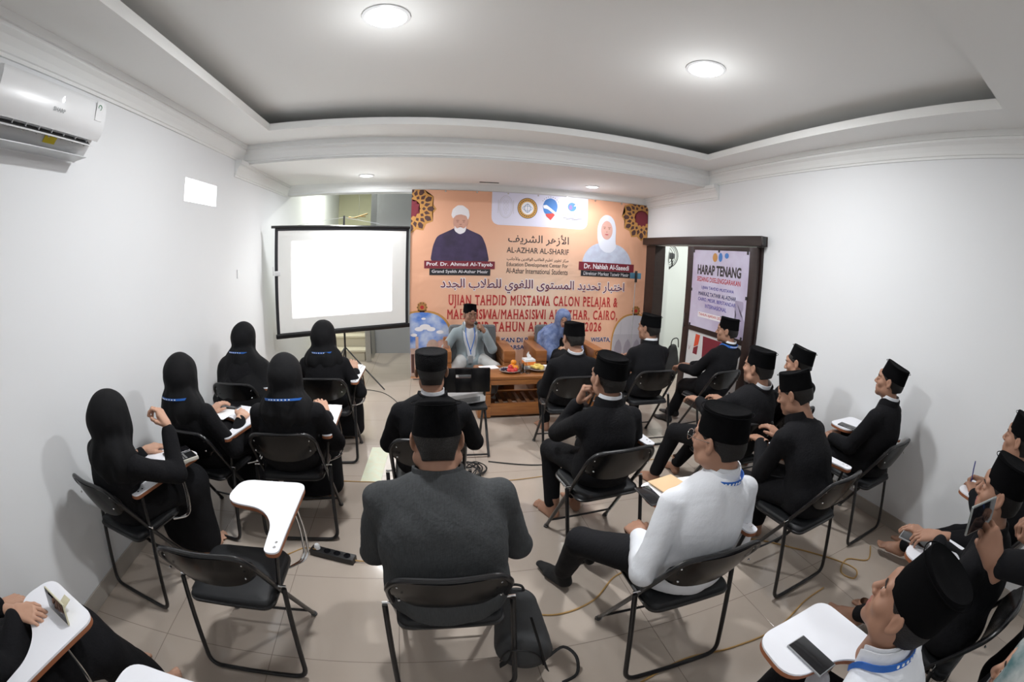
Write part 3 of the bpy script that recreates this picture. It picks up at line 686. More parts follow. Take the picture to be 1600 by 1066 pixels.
# ================================================================== FOLDING CHAIRS WITH WRITING TABLETS
def make_chair():
    t = empty('folding_chair', (0, 0, 0), 0, 'x', 'chair')
    R_ = .0115
    top = [(-.215, .20, .0), (-.20, -.235, .70)]
    pts = [(-.215, .195, .01), (-.205, -.05, .40), (-.20, -.235, .69), (-.165, -.262, .745), (0, -.285, .752), (.165, -.262, .745), (.20, -.235, .69), (.205, -.05, .40), (.215, .195, .01)]
    MB().tube(fillet(pts, .05), R_).build('back_frame', M_blackmetal, t)
    pts = [(-.238, -.105, .47), (-.238, -.205, .03), (-.21, -.222, .0125), (.21, -.222, .0125), (.238, -.205, .03), (.238, -.105, .47)]
    lp = MB().tube(fillet([(-.238, -.105, .47), (-.238, -.222, .0125), (.238, -.222, .0125), (.238, -.105, .47)], .06, 7), R_).build('rear_leg_loop', M_blackmetal, t)
    m = MB()
    for s in (-1, 1): m.tube([(s*.19, -.10, .478), (s*.248, -.10, .478)], .006)
    m.build_each('pivot_bolt', M_chrome, lp)
    MB().tube([(-.212, .13, .10), (.212, .13, .10)], .007).build('crossbar', M_blackmetal, t)
    m = MB()
    for s in (-1, 1): m.tube([(s*.215, .187, .02), (s*.2155, .20, .0)], .0155)
    m.build_each('rubber_foot', M_rubber, t)
    # backrest: panel bowed backwards, deeper in the middle
    mb = MB(); NX, NZ = 18, 6; rows = []
    for side in (0, 1):
        for j in range(NZ+1):
            for i in range(NX+1):
                u = -1+2*i/NX; v = j/NZ
                x = u*.198*(1-.03*(1-v)); zb = .575+.045*abs(u)**4 - .02*(1-u*u); zt = .748-.05*abs(u)**5
                z = zb+(zt-zb)*v; y = -.17-.095*((z-.575)/.17)*.72 - .045*(1-u*u) - .012*side + .006*math.sin(v*math.pi)*(1 if side == 0 else -1)
                rows.append((x, y, z))
    n1 = (NX+1)*(NZ+1); fs = []
    for j in range(NZ):
        for i in range(NX):
            a = j*(NX+1)+i; fs.append((a, a+1, a+NX+2, a+NX+1)); b_ = a+n1; fs.append((b_, b_+NX+1, b_+NX+2, b_+1))
    for i in range(NX):
        a, b_ = i, n1+i; fs.append((a, b_, b_+1, a+1)); a = NZ*(NX+1)+i; b_ = n1+a; fs.append((a, a+1, b_+1, b_))
    for j in range(NZ):
        a = j*(NX+1); b_ = n1+a; fs.append((a, a+NX+1, b_+NX+1, b_)); a += NX; b_ = n1+a; fs.append((a, b_, b_+NX+1, a+NX+1))
    bk = mb.add(rows, fs).build('backrest', M_vinyl, t, sharp=50)
    m = MB()
    for s in (-1, 1):
        for z in (.64, .70): m.ball((s*.165, -.245-.0*(z), z), .006, 8)
    m.build_each('rivet', M_chrome, bk)
    # seat
    out = rounded([(-.19, -.18), (.19, -.18), (.20, .19), (-.20, .19)], [.05, .05, .08, .08], 6)
    mb = MB(); n = len(out); lay = [(1.0, .418), (1.0, .430), (.985, .442), (.93, .449), (.5, .452)]
    vs = []
    for (s, z) in lay: vs += [(p[0]*s, p[1]*s, z) for p in out]
    fs = [tuple(range(n))[::-1]]
    for l in range(len(lay)-1): fs += [(l*n+k, l*n+(k+1) % n, (l+1)*n+(k+1) % n, (l+1)*n+k) for k in range(n)]
    fs.append(tuple((len(lay)-1)*n+k for k in range(n)))
    st = mb.add(vs, fs).build('seat', M_seat, t, sharp=60)
    MB().tube([(p[0]*1.005, p[1]*1.005, .418) for p in out], .008, 6, closed=True).build('seat_rim', M_blackmetal, st)
    return t

TAB = rounded([(.220, -.15), (.280, -.15), (.285, .37), (-.045, .38), (-.07, .18), (.13, .145), (.205, .04)], [.03, .03, .06, .07, .09, .07, .06], 7)
def add_tablet(t):
    w = MB().prism(TAB, .684, .692)
    tb = w.build('writing_tablet', M_laminate, t, sharp=30)
    big = [(p[0], p[1]) for p in TAB]
    MB().prism(big, .668, .6845).build('edge_band', M_edge, tb, sharp=30)
    m = MB()
    for (x, y) in [(.258, -.115), (.258, -.085)]: m.lathe([(.006, .6915), (.006, .694), (1e-4, .6945)], (x, y, 0), 10)
    m.build_each('screw', M_chrome, tb)
    s = MB()
    for dx in (0, .018):
        s.tube(fillet([(.27-dx, .20, .668), (.285-dx, .20, .55), (.285-dx, .17, .41), (.20, .10, .405)], .06, 6), .006, 8)
    s.build('tablet_support', M_chrome, t)
    MB().tube([(.212, -.09, .46), (.256, -.10, .668)], .009, 8).build('tablet_post', M_blackmetal, t)
    return t
base_chair = make_chair()
tab_chair = dup(base_chair, 'folding_chair'); add_tablet(tab_chair)
CG = 'black folding chairs set out in rows'
CHAIRS = {}
used = {'b': False, 't': False}
def place_chair(key, x, y, deg, label, tablet=True):
    k = 't' if tablet else 'b'; proto = tab_chair if tablet else base_chair
    if not used[k]:
        o = proto; used[k] = True; o.location = (x, y, 0); o.rotation_euler = (0, 0, math.radians(deg)); o['label'] = label; o['group'] = CG
    else: o = dup(proto, None, (x, y, 0), math.radians(deg), label, CG)
    CHAIRS[key] = (x, y, math.radians(deg)); return o
place_chair('E', -.845, 1.33, 1, 'empty black folding chair with a white writing tablet and nobody on it')
place_chair('M1', .04, 1.27, 0, 'black folding chair under the man in the grey suit', False)
for a in [('W1', -1.63, 1.66, -14, 'black folding chair under the woman raising her hand by the left wall'),
          ('W2', -1.42, 2.36, -12, 'black folding chair under the woman in front of the one raising her hand'),
          ('W3', -1.52, 3.30, -4, 'black folding chair under the woman in the wide cape, back row by the left wall'),
          ('W4', -.84, 2.39, 3, 'black folding chair directly in front of the empty chair'),
          ('W5', -.83, 3.46, 0, 'black folding chair under the woman just in front of the projection screen'),
          ('M4', .96, 2.06, 5, 'black folding chair under the man resting his chin on his hand'),
          ('M7', 2.0, 2.17, -2, 'black folding chair of the stout man with a white collar and white tablet'),
          ('M8', 2.60, 2.28, 2, 'black folding chair by the right wall under the young man with a tilted cap'),
          ('M9', 1.95, 1.35, 4, 'black folding chair under the man looking down at his phone'),
          ('M10', 2.82, 1.46, 2, 'black folding chair standing closest to the right wall in the second row'),
          ('M11', .975, 1.17, -1, 'black folding chair under the man in the white shirt with glasses'),
          ('M12', .93, .17, 4, 'black folding chair in the near right corner with a phone on its tablet'),
          ('M13', 1.80, .16, 0, 'black folding chair of the man reaching over his tablet'),
          ('M14', 2.70, .25, -8, 'black folding chair of the man writing by the right wall'),
          ('W0', -1.50, .41, -15, 'black folding chair in the near left corner with a phone standing on its tablet'),
          ('X0', -.86, .20, 0, 'empty black folding chair at the lower edge, only its white tablet showing')]:
    place_chair(*a)
for a in [('M2', 0, 2.33, 0, 'black folding chair under the man with the patterned flat cap'),
          ('M3', 1.20, 3.40, 0, 'black folding chair facing the coffee table'),
          ('M5', 2.0, 3.48, 0, 'black folding chair in the front row in front of the doorway'),
          ('M6', 2.70, 3.36, 8, 'black folding chair beside the sliding door')]:
    place_chair(*a, tablet=False)
# plastic-backed chair carrying the projector
t = empty('folding_chair', (.30, 3.52, 0), 0, 'black folding chair with a slotted square back carrying the white projector', 'chair', CG)
fr = MB()
for s in (-1, 1):
    fr.tube([(s*.19, .20, .01), (s*.19, -.20, .74)], .0115); fr.tube([(s*.215, -.22, .01), (s*.215, .12, .44)], .0115)
fr.tube([(-.215, -.21, .03), (.215, -.21, .03)], .008).tube([(-.19, .17, .06), (.19, .17, .06)], .008).build('leg_frame', M_blackmetal, t)
mb = MB()
hole = rounded([(-.06, .72), (.06, .72), (.06, .745), (-.06, .745)], .012, 4); outp = rounded([(-.215, .60), (.215, .60), (.21, .80), (-.21, .80)], .035, 5)
b = bmesh.new()
for s in (-1, 1): mb.span((s*.06, -.235, .60), (s*.215, -.205, .80), .008)
mb.span((-.065, -.235, .60), (.065, -.205, .72), .004).span((-.065, -.235, .748), (.065, -.205, .80), .004); b.free()
mb.build('slotted_backrest', M_vinyl, t)
MB().box((0, 0, .44), (.41, .38, .03), .012).build('seat', M_seat, t)

# ================================================================== COFFEE TABLE
def log_panel(mb, x0, x1, y0, y1, z0, z1, n, axis='z'):
    h = (z1-z0)/n
    for k in range(n): mb.span((x0, y0, z0+k*h+.001), (x1, y1, z0+(k+1)*h-.001), .014)
t = empty('coffee_table', (1.20, 4.46, 0), 0, 'chunky orange-brown wooden coffee table with a slatted shelf, laden with fruit', 'coffee table')
mb = MB()
mb.box((0, 0, .435), (1.14, .48, .035), .01); mb.box((-.60, 0, .43), (.12, .56, .055), .024); mb.box((.60, 0, .43), (.12, .56, .055), .024)
mb.build('table_top', M_wood, t)
for s in (-1, 1):
    m = MB(); log_panel(m, s*.60-.07, s*.60+.07, -.26, .26, .01, .40, 3); m.build('end_panel', M_wood, t)
MB().span((-.54, -.24, .365), (.54, -.20, .415), .005).span((-.54, .20, .365), (.54, .24, .415), .005).build_each('apron', M_wood, t)
m = MB()
for k in range(9): m.box((-.40+k*.10, 0, .135), (.045, .40, .018), .003, Matrix.Rotation(.0, 3, 'Z'))
MB().span((-.54, -.25, .03), (.54, -.20, .16), .01).span((-.54, .20, .03), (.54, .25, .16), .01).build_each('lower_rail', M_wood, t)
m.build_each('shelf_slat', mat('dark_slat_wood', (.16, .07, .03), .4), t)
TZ = .4535
# plates with fruit
def plate_(x, y, label):
    return tag(MB().lathe([(1e-4, 0), (.05, 0), (.085, .012), (.115, .028), (.117, .030), (.112, .031), (.083, .016), (.05, .006), (1e-4, .005)], (x, y, TZ), 28).build('fruit_plate', mat('glass_plate', (.45, .42, .40), .15), None), label, 'plate', 'plates on the coffee table')
plate_(.90, 4.40, 'round plate of grapes, apples and oranges on the coffee table'); plate_(1.22, 4.44, 'round plate of yellow fruit on the coffee table'); plate_(1.47, 4.46, 'round plate of red fruit beside the seated man')
def fruit(name, x, y, z, r, col, label, group, stemmed=False):
    m = mat(name+'_skin', col, .35, var=(25, .5, tuple(c*.8 for c in col)))
    o = MB().lathe([(1e-4, -.86*r), (.45*r, -.84*r), (.85*r, -.5*r), (r, 0), (.88*r, .5*r), (.5*r, .84*r), (.15*r, .80*r), (1e-4, .70*r)], (x, y, z), 16).build(name, m, None)
    tag(o, label, 'fruit', group)
    MB().tube([(x, y, z+.68*r), (x+.003, y, z+.95*r)], .0018, 6).build('stem', M_dk, o)
    return o
for (x, y, z), w_ in zip([(.93, 4.44, .062), (.965, 4.40, .055), (.95, 4.46, .10)], ['orange in the middle of the left fruit plate', 'orange nearest the water glasses on the left fruit plate', 'orange on top of the heap on the left fruit plate']): fruit('orange', x, y, TZ+z-.01, .033, (.85, .30, .02), w_, 'oranges on the fruit plate')
for (x, y, z), w_ in zip([(.885, 4.35, .045), (.92, 4.33, .042), (.95, 4.355, .045), (.90, 4.38, .07)], ['red apple at the left front of the left fruit plate', 'red apple at the very front of the left fruit plate', 'red apple at the right front of the left fruit plate', 'red apple lying on top of the others, beside the grapes']): fruit('apple', x, y, TZ+z-.01, .028, (.62, .05, .045), w_, 'apples on the fruit plate')
for k in range(14):
    a = k*2.4; r = .012+.0025*k
    x, y = .845+r*math.cos(a), 4.405+r*math.sin(a)*.9
    o = MB().ball((x, y, TZ+.032+.012*max(0, 1-r/.03)), .0115, 10).build('grape', mat('dark_grape', (.018, .015, .05), .3), None)
    tag(o, 'dark grape in the bunch on the left fruit plate', 'fruit', 'grapes on the fruit plate')
random.seed(3)
for k in range(12):
    a = k*2.4; r = .018*math.sqrt(k); x, y = 1.22+r*math.cos(a), 4.44+r*math.sin(a)
    o = MB().box((0, 0, 0), (.055, .038, .022), .008, Matrix.Rotation(a, 3, 'Z') @ Matrix.Rotation(.5*math.sin(a*3), 3, 'X')).build('melon_slice', mat('yellow_melon', (.80, .60, .16), .4), None)
    o.location = (x, y, TZ+.034+.03*max(0, 1-r/.06)+.006*(k % 2)); tag(o, 'piece of cut yellow fruit on the middle plate', 'fruit', 'cut yellow fruit on the middle plate')
for k, (x, y) in enumerate([(1.42, 4.45), (1.46, 4.42), (1.45, 4.49), (1.49, 4.46)]): fruit('apple', x, y, TZ+.04, .024, (.55, .03, .05), 'red fruit on the right-hand plate', 'red fruit on the right plate')
M_glass = mat('clear_glass', (.95, .97, 1), .02, trans=1)
for (x, y, h), w_ in zip([(1.02, 4.36, .10), (1.065, 4.39, .10), (1.03, 4.43, .105), (1.085, 4.34, .08)], ['clear water glass closest to the oranges, front', 'clear water glass in the middle of the four glasses', 'tall clear water glass at the back of the four glasses', 'short clear water glass closest to the yellow fruit']):
    o = MB().lathe([(1e-4, 0), (.024, 0), (.027, .004), (.029, h), (.0265, h), (.025, .008), (1e-4, .008)], (x, y, TZ), 20).build('drinking_glass', M_glass, None)
    tag(o, w_, 'glass', 'water glasses on the coffee table')
t = empty('tissue_box', (1.14, 4.55, TZ), .1, 'white and orange tissue box with a tissue pulled up', 'tissue box')
MB().box((0, 0, .055), (.12, .12, .11), .003).build('carton', M_white_pl, t)
MB().span((-.0605, -.0612, .045), (.0605, .0612, .085)).build('orange_band', mat('orange_carton', (.85, .25, .05), .5), t)
mb = MB(); mb.tube(smooth_path([(0, 0, .108), (.005, 0, .13), (-.01, .005, .155), (.0, 0, .19)], 3), [.028, .027, .026, .024, .022, .02, .017, .012, .008, .003], 7, scale=(1, .4)).build('pulled_tissue', M_paper, t)
tag(MB().box((.70, 4.60, TZ+.003), (.20, .14, .006), .002, Matrix.Rotation(.2, 3, 'Z')).build('folded_paper', M_paper), 'white folded paper on the left end of the coffee table', 'paper')
tag(MB().box((1.40, 4.60, TZ+.003), (.15, .10, .006), .002, Matrix.Rotation(-.3, 3, 'Z')).build('folded_paper', M_paper), 'white folded paper at the back of the coffee table', 'paper')

# ================================================================== ARMCHAIRS
M_cush = mat('grey_upholstery', (.10, .105, .11), .8, bump=(300, .2), sheen=.2)
def armchair(x, y, label):
    t = empty('armchair', (x, y, 0), 0, label, 'armchair', 'wooden armchairs in front of the banner')
    for s in (-1, 1):
        m = MB(); log_panel(m, s*.37-.07, s*.37+.07, -.36, .30, .05, .60, 4); m.build('arm_panel', M_wood, t)
    MB().box((0, .33, .36), (.74, .07, .56), .02).build('back_panel', M_wood, t)
    MB().box((0, -.04, .25), (.60, .66, .16), .035, seg=3).build('seat_cushion', M_cush, t)
    MB().box((0, .23, .56), (.60, .14, .50), .05, Matrix.Rotation(math.radians(-8), 3, 'X'), 3).build('back_cushion', M_cush, t)
    MB().box((0, -.03, .12), (.62, .60, .12), .01).build('seat_base', M_wood, t)
armchair(.60, 5.14, 'wooden armchair with grey cushions under the man with the microphone')
armchair(1.72, 5.14, 'wooden armchair with grey cushions under the woman in the blue headscarf')

# ================================================================== PROJECTION SCREEN
A0, A1 = Vector((-1.775, 4.88, 0)), Vector((-.225, 5.66, 0)); dx = (A1-A0).normalized(); nrm = Vector((dx.y, -dx.x, 0))
rotz = math.atan2(dx.y, dx.x); W_ = (A1-A0).length; mid = (A0+A1)/2
t = empty('projection_screen', mid, rotz, 'white pull-up projection screen with a black border on a tripod', 'projection screen')
hw = W_/2
MB().span((-hw+.03, 0, .80), (hw-.03, .003, 2.0)).build('screen_fabric', mat('matt_white_screen', (.90, .91, .89), .85), t)
MB().span((-hw, -.002, .78), (-hw+.038, .004, 2.03)).span((hw-.038, -.002, .78), (hw, .004, 2.03)).span((-hw, -.002, .78), (hw, .004, .80)).span((-hw, -.002, 1.99), (hw, .004, 2.03)).build('black_border', M_blackp, t)
MB().tube([(-hw-.045, 0, 2.035), (hw+.01, 0, 2.035)], .016).build('top_bar', M_blackmetal, t)
MB().box((0, .0, .765), (W_+.03, .05, .055), .012).build('roller_case', M_blackmetal, t)
MB().tube([(0, .045, .25), (0, .045, 2.17)], .013).build('pole', M_blackmetal, t)
MB().tube([(0, .04, 2.15), (-.62, 0, 2.045)], .002, 5).tube([(0, .04, 2.15), (.62, 0, 2.045)], .002, 5).build_each('suspension_wire', M_grey_pl, t)
for k in range(3):
    a = math.radians(-35+120*k); lg = MB().tube([(0, .045, .55), (.50*math.cos(a), .045+.50*math.sin(a), .012)], .009).build('tripod_leg', M_blackmetal, t)
    MB().tube([(0, .045, .30), (.26*math.cos(a), .045+.26*math.sin(a), .285)], .005, 6).build('strut', M_blackmetal, lg)
MB().box((-hw-.02, -.02, 1.53), (.02, .02, .10), .004).box((-hw+.03, -.03, 1.50), (.07, .02, .055), .006).build('corner_clip', M_white_pl, t)
# projector standing on the slotted chair, throwing its empty white picture on the screen
pj = empty('projector', (.30, 3.50, .456), .35, 'white projector lying on the slotted black chair', 'projector')
MB().box((0, 0, .055), (.34, .27, .09), .02, seg=3).build('housing', M_white_pl, pj)
MB().tube([(-.06, .13, .055), (-.06, .16, .055)], .035, 20).build('lens', M_phone, pj)
MB().box((0, -.137, .05), (.22, .004, .04)).build('rear_vents', M_grey_pl, pj)
for s in (-1, 1): MB().tube([(s*.12, 0, 0), (s*.12, 0, .015)], .014).build('foot', M_rubber, pj)
lz = bpy.data.lights.new('projector_beam', 'SPOT'); lz.energy = 700; lz.spot_size = math.radians(110); lz.spot_blend = 0; lz.shadow_soft_size = .012
lz.use_nodes = True; nt = lz.node_tree; em = nt.nodes['Emission']
tc = nt.nodes.new('ShaderNodeTexCoord'); sp = nt.nodes.new('ShaderNodeSeparateXYZ'); nt.links.new(tc.outputs['Normal'], sp.inputs[0])
def M2(op, a, b_):
    n = nt.nodes.new('ShaderNodeMath'); n.operation = op
    for k, v in enumerate((a, b_)):
        if isinstance(v, (int, float)): n.inputs[k].default_value = v
        else: nt.links.new(v, n.inputs[k])
    return n.outputs[0]
# the lens is shifted upwards, so the picture stays rectangular although the projector stands low
src = Vector((.12, 3.70, .515)); D_ = (mid-src).dot(-nrm); u0 = (src-mid).dot(dx)
X0, X1, Y0, Y1 = (-.66-u0)/D_, (.63-u0)/D_, (.97-src.z)/D_, (1.86-src.z)/D_
def between(v, a, b_): return M2('MULTIPLY', M2('GREATER_THAN', v, a), M2('LESS_THAN', v, b_))
fx = M2('DIVIDE', sp.outputs[0], M2('ABSOLUTE', sp.outputs[2], 0)); fy = M2('DIVIDE', sp.outputs[1], M2('ABSOLUTE', sp.outputs[2], 0))
ok = M2('MULTIPLY', between(fx, X0, X1), between(fy, Y0, Y1)); nt.links.new(ok, em.inputs['Strength'])
lo = bpy.data.objects.new('projector_beam', lz); C.objects.link(lo); lo.location = src
lo.rotation_euler = Matrix([[dx.x, 0, nrm.x], [dx.y, 0, nrm.y], [0, 1, 0]]).to_euler()
# ================================================================== SIGNED-DISTANCE SCULPTING
class SDF:
    def __init__(s, lo, hi, res):
        s.lo = np.array(lo, float); s.res = res
        s.n = (np.ceil((np.array(hi)-s.lo)/res).astype(int)+1)
        s.ax = [(s.lo[k]+res*np.arange(s.n[k])).astype(np.float32) for k in range(3)]
        s.v = np.full(tuple(s.n), .5, np.float32)
    def _sub(s, lo, hi):
        a = np.clip(np.floor((np.array(lo)-s.lo)/s.res).astype(int), 0, s.n); b = np.clip(np.ceil((np.array(hi)-s.lo)/s.res).astype(int)+1, 0, s.n)
        if np.any(b <= a): return None
        sl = tuple(slice(a[k], b[k]) for k in range(3))
        return sl, s.ax[0][sl[0]][:, None, None], s.ax[1][sl[1]][None, :, None], s.ax[2][sl[2]][None, None, :]
    def _comb(s, sl, d, k, op):
        v = s.v[sl]
        if op == '+':
            if k > 0:
                h = np.clip(.5+.5*(v-d)/k, 0, 1); s.v[sl] = v*(1-h)+d*h-k*h*(1-h)
            else: s.v[sl] = np.minimum(v, d)
        elif op == '-':
            h = np.clip(.5-.5*(v+d)/k, 0, 1) if k > 0 else (v < -d).astype(np.float32)
            s.v[sl] = v*(1-h)+(-d)*h+k*h*(1-h)
    def cap(s, a, b, ra, rb=None, k=.02, op='+', flat=None):
        """tapered capsule a-b; flat=(direction, factor) squashes it"""
        rb = ra if rb is None else rb; a = np.array(a, float); b = np.array(b, float); r = max(ra, rb); m = r+k+3*s.res+.02
        q = s._sub(np.minimum(a, b)-m, np.maximum(a, b)+m)
        if q is None: return s
        sl, X, Y, Z = q; P = [X-a[0], Y-a[1], Z-a[2]]; B = b-a
        if flat:
            n = np.array(flat[0], float); n /= np.linalg.norm(n); f = 1/flat[1]-1
            dn = P[0]*n[0]+P[1]*n[1]+P[2]*n[2]; P = [P[j]+dn*n[j]*f for j in range(3)]; B = B+n*np.dot(B, n)*f
        bb = max(float(B@B), 1e-9); h = np.clip((P[0]*B[0]+P[1]*B[1]+P[2]*B[2])/bb, 0, 1)
        d = np.sqrt((P[0]-h*B[0])**2+(P[1]-h*B[1])**2+(P[2]-h*B[2])**2)-(ra+h*(rb-ra))
        s._comb(sl, d.astype(np.float32), k, op); return s
    def ell(s, c, r, R=None, k=.02, op='+'):
        c = np.array(c, float); r = np.array(r, float); m = r.max()+k+3*s.res+.02
        q = s._sub(c-m, c+m)
        if q is None: return s
        sl, X, Y, Z = q; P = [X-c[0], Y-c[1], Z-c[2]]
        if R is not None:
            R = np.array(R, float); P = [P[0]*R[0, j]+P[1]*R[1, j]+P[2]*R[2, j] for j in range(3)]
        k0 = np.sqrt(sum((P[j]/r[j])**2 for j in range(3))); k1 = np.sqrt(sum((P[j]/r[j]**2)**2 for j in range(3)))+1e-6
        d = np.where(k0 < 1e-3, -r.min(), k0*(k0-1)/k1)
        s._comb(sl, d.astype(np.float32), k, op); return s
    def half(s, p, n):
        """cut away everything on the +n side of the plane through p"""
        n = np.array(n, float); n /= np.linalg.norm(n); p = np.array(p, float)
        d = (s.ax[0][:, None, None]-p[0])*n[0]+(s.ax[1][None, :, None]-p[1])*n[1]+(s.ax[2][None, None, :]-p[2])*n[2]
        s.v = np.maximum(s.v, d.astype(np.float32)); return s
    def mesh(s):
        """naive surface nets"""
        v = s.v; ins = v < 0; nx, ny, nz = v.shape
        cell = np.zeros((nx-1, ny-1, nz-1), np.int8); corners = [(i, j, k) for i in (0, 1) for j in (0, 1) for k in (0, 1)]
        for (i, j, k) in corners: cell += ins[i:nx-1+i, j:ny-1+j, k:nz-1+k]
        act = (cell > 0) & (cell < 8); idx = np.full(cell.shape, -1, np.int64); cs = np.argwhere(act)
        if len(cs) == 0: return np.zeros((0, 3)), np.zeros((0, 4), int)
        idx[act] = np.arange(len(cs)); acc = np.zeros((len(cs), 3)); cnt = np.zeros(len(cs))
        vals = {c: v[cs[:, 0]+c[0], cs[:, 1]+c[1], cs[:, 2]+c[2]].astype(float) for c in corners}
        for c in corners:
            for a in range(3):
                if c[a]: continue
                e = list(c); e[a] = 1; e = tuple(e); va, vb = vals[c], vals[e]; m = (va < 0) != (vb < 0)
                t = np.where(m, va/np.where(np.abs(va-vb) < 1e-12, 1e-12, va-vb), 0)
                p = np.repeat(np.array(c, float)[None], len(cs), 0); p[:, a] += t
                acc += p*m[:, None]; cnt += m
        V = s.lo+(cs+acc/cnt[:, None])*s.res; faces = []
        for a in range(3):
            b, c = (a+1) % 3, (a+2) % 3
            A = [slice(None)]*3; B = [slice(None)]*3; A[a] = slice(0, -1); B[a] = slice(1, None)
            i0 = ins[tuple(A)]; i1 = ins[tuple(B)]; cr = np.argwhere(i0 != i1)
            cr = cr[(cr[:, b] > 0) & (cr[:, c] > 0) & (cr[:, b] < v.shape[b]-1) & (cr[:, c] < v.shape[c]-1)]
            if len(cr) == 0: continue
            o = i0[cr[:, 0], cr[:, 1], cr[:, 2]]
            q = []
            for (db, dc) in [(-1, -1), (0, -1), (0, 0), (-1, 0)]:
                w = cr.copy(); w[:, b] += db; w[:, c] += dc; q.append(idx[w[:, 0], w[:, 1], w[:, 2]])
            q = np.stack(q, 1); q[~o] = q[~o][:, ::-1]; faces.append(q)
        F = np.concatenate(faces); F = F[(F >= 0).all(1)]
        return V, F

def relax(V, F, it=2, lam=.5):
    V = V.copy(); n = len(V)
    e = np.concatenate([F[:, [0, 1]], F[:, [1, 2]], F[:, [2, 3]], F[:, [3, 0]]]); cnt = np.bincount(e.ravel(), minlength=n).astype(float)
    for _ in range(it):
        s = np.zeros_like(V)
        for k in range(3): s[:, k] = np.bincount(e[:, 0], V[e[:, 1], k], n)+np.bincount(e[:, 1], V[e[:, 0], k], n)
        V = V+lam*(s/np.maximum(cnt, 1)[:, None]-V)
    return V
def vnormals(V, F):
    a = V[F[:, 2]]-V[F[:, 0]]; b = V[F[:, 3]]-V[F[:, 1]]; fn = np.cross(a, b); N = np.zeros_like(V)
    for k in range(4):
        for j in range(3): N[:, j] += np.bincount(F[:, k], fn[:, j], len(V))
    return N/(np.linalg.norm(N, axis=1)[:, None]+1e-12)
def wrinkle(V, F, seed, amp, freq=14):
    r = np.random.RandomState(seed); N = vnormals(V, F); d = np.zeros(len(V))
    for k in range(5):
        w = r.normal(size=3); w /= np.linalg.norm(w); w *= freq*(.6+.5*k)
        ph = np.sin(V@(r.normal(size=3)*5)+r.rand()*6)*1.8
        d += np.abs(np.sin(V@w+ph+r.rand()*6))**.8/(1+.5*k)
    d -= d.mean(); return V+N*(d*amp)[:, None]
def fast_mesh(name, V, F, m, parent, idx=None, mats=None):
    me = bpy.data.meshes.new(name); me.vertices.add(len(V)); me.vertices.foreach_set('co', V.astype(np.float32).ravel())
    me.loops.add(F.size); me.loops.foreach_set('vertex_index', F.astype(np.int32).ravel())
    me.polygons.add(len(F)); me.polygons.foreach_set('loop_start', np.arange(0, F.size, 4, dtype=np.int32))
    me.polygons.foreach_set('use_smooth', np.ones(len(F), bool))
    for x in (mats or [m]): me.materials.append(x)
    if idx is not None: me.polygons.foreach_set('material_index', idx.astype(np.int32))
    me.update(); me.validate()
    o = bpy.data.objects.new(name, me); C.objects.link(o)
    if parent: o.parent = parent
    return o

# ------------------------------------------------------------------ head, hair, hands, feet sculpted once
def sculpt_head(fat=0.0):
    s = SDF((-.115, -.14, -.20), (.115, .15, .14), .0034)
    s.ell((0, -.014, .024), (.074, .094, .076), k=0)
    s.ell((0, .022, -.032), (.058+fat, .064, .074), k=.03)
    s.ell((0, .048, -.075), (.036+fat, .038, .034), k=.03)
    s.ell((0, .070, -.098), (.018+fat*.5, .018, .014), k=.018)
    for q in (-1, 1):
        s.ell((q*(.048+fat), .012, -.068), (.016+fat, .030, .026), k=.025)
        s.ell((q*.040, .056, -.026), (.022+fat*.5, .022, .020), k=.02)
    s.cap((-.038, .070, .026), (.038, .070, .026), .013, k=.014)
    s.cap((0, .076, .022), (0, .076, .045), .016, k=.02)
    for q in (-1, 1):
        s.ell((q*.032, .094, .005), (.020, .015, .013), k=.012, op='-')
        s.ell((q*.0315, .0725, .003), (.0165, .0150, .0120), k=.003)
    s.cap((0, .082, .014), (0, .104, -.026), .0075, .0115, k=.010)
    for q in (-1, 1): s.ell((q*.0125, .094, -.031), (.0085, .010, .0075), k=.006)
    s.ell((0, .078, -.060), (.026, .014, .020), k=.012)
    s.cap((-.019, .084, -.0545), (.019, .084, -.0545), .0048, k=.003, flat=((0, 0, 1), .8)); s.cap((-.016, .084, -.0660), (.016, .084, -.0660), .0060, k=.003)
    s.cap((0, .0905, -.0545), (0, .0905, -.056), .0045, k=.004)
    s.cap((-.024, .0925, -.0603), (.024, .0925, -.0603), .0018, k=.003, op='-')
    s.cap((0, .088, -.081), (0, .088, -.079), .006, k=.008, op='-')
    for q in (-1, 1):
        a = math.radians(22*q); R = np.array([[math.cos(a), -math.sin(a), 0], [math.sin(a), math.cos(a), 0], [0, 0, 1]])
        s.ell((q*.080, -.008, -.004), (.0075, .019, .031), R, k=.006); s.ell((q*.077, -.004, -.030), (.006, .010, .010), k=.006)
        s.ell((q*.0875, -.004, .000), (.0055, .010, .018), R, k=.004, op='-')
        s.cap((q*.0845, -.021, .010), (q*.084, -.018, -.015), .003, k=.003)
    s.cap((0, -.020, -.06), (0, -.045, -.19), .053+fat*.7, .056+fat*.7, k=.03)
    V, F = s.mesh(); V = relax(V, F, 1, .4)
    c = V[F].mean(1); idx = ((np.abs(c[:, 0]) < .0235) & (c[:, 1] > .083) & (c[:, 2] > -.0735) & (c[:, 2] < -.0495)).astype(int)
    keep = V[F][:, :, 2].min(1) > -.185
    return V, F[keep], idx[keep]
HEADS = {'n': sculpt_head(0), 'f': sculpt_head(.010)}
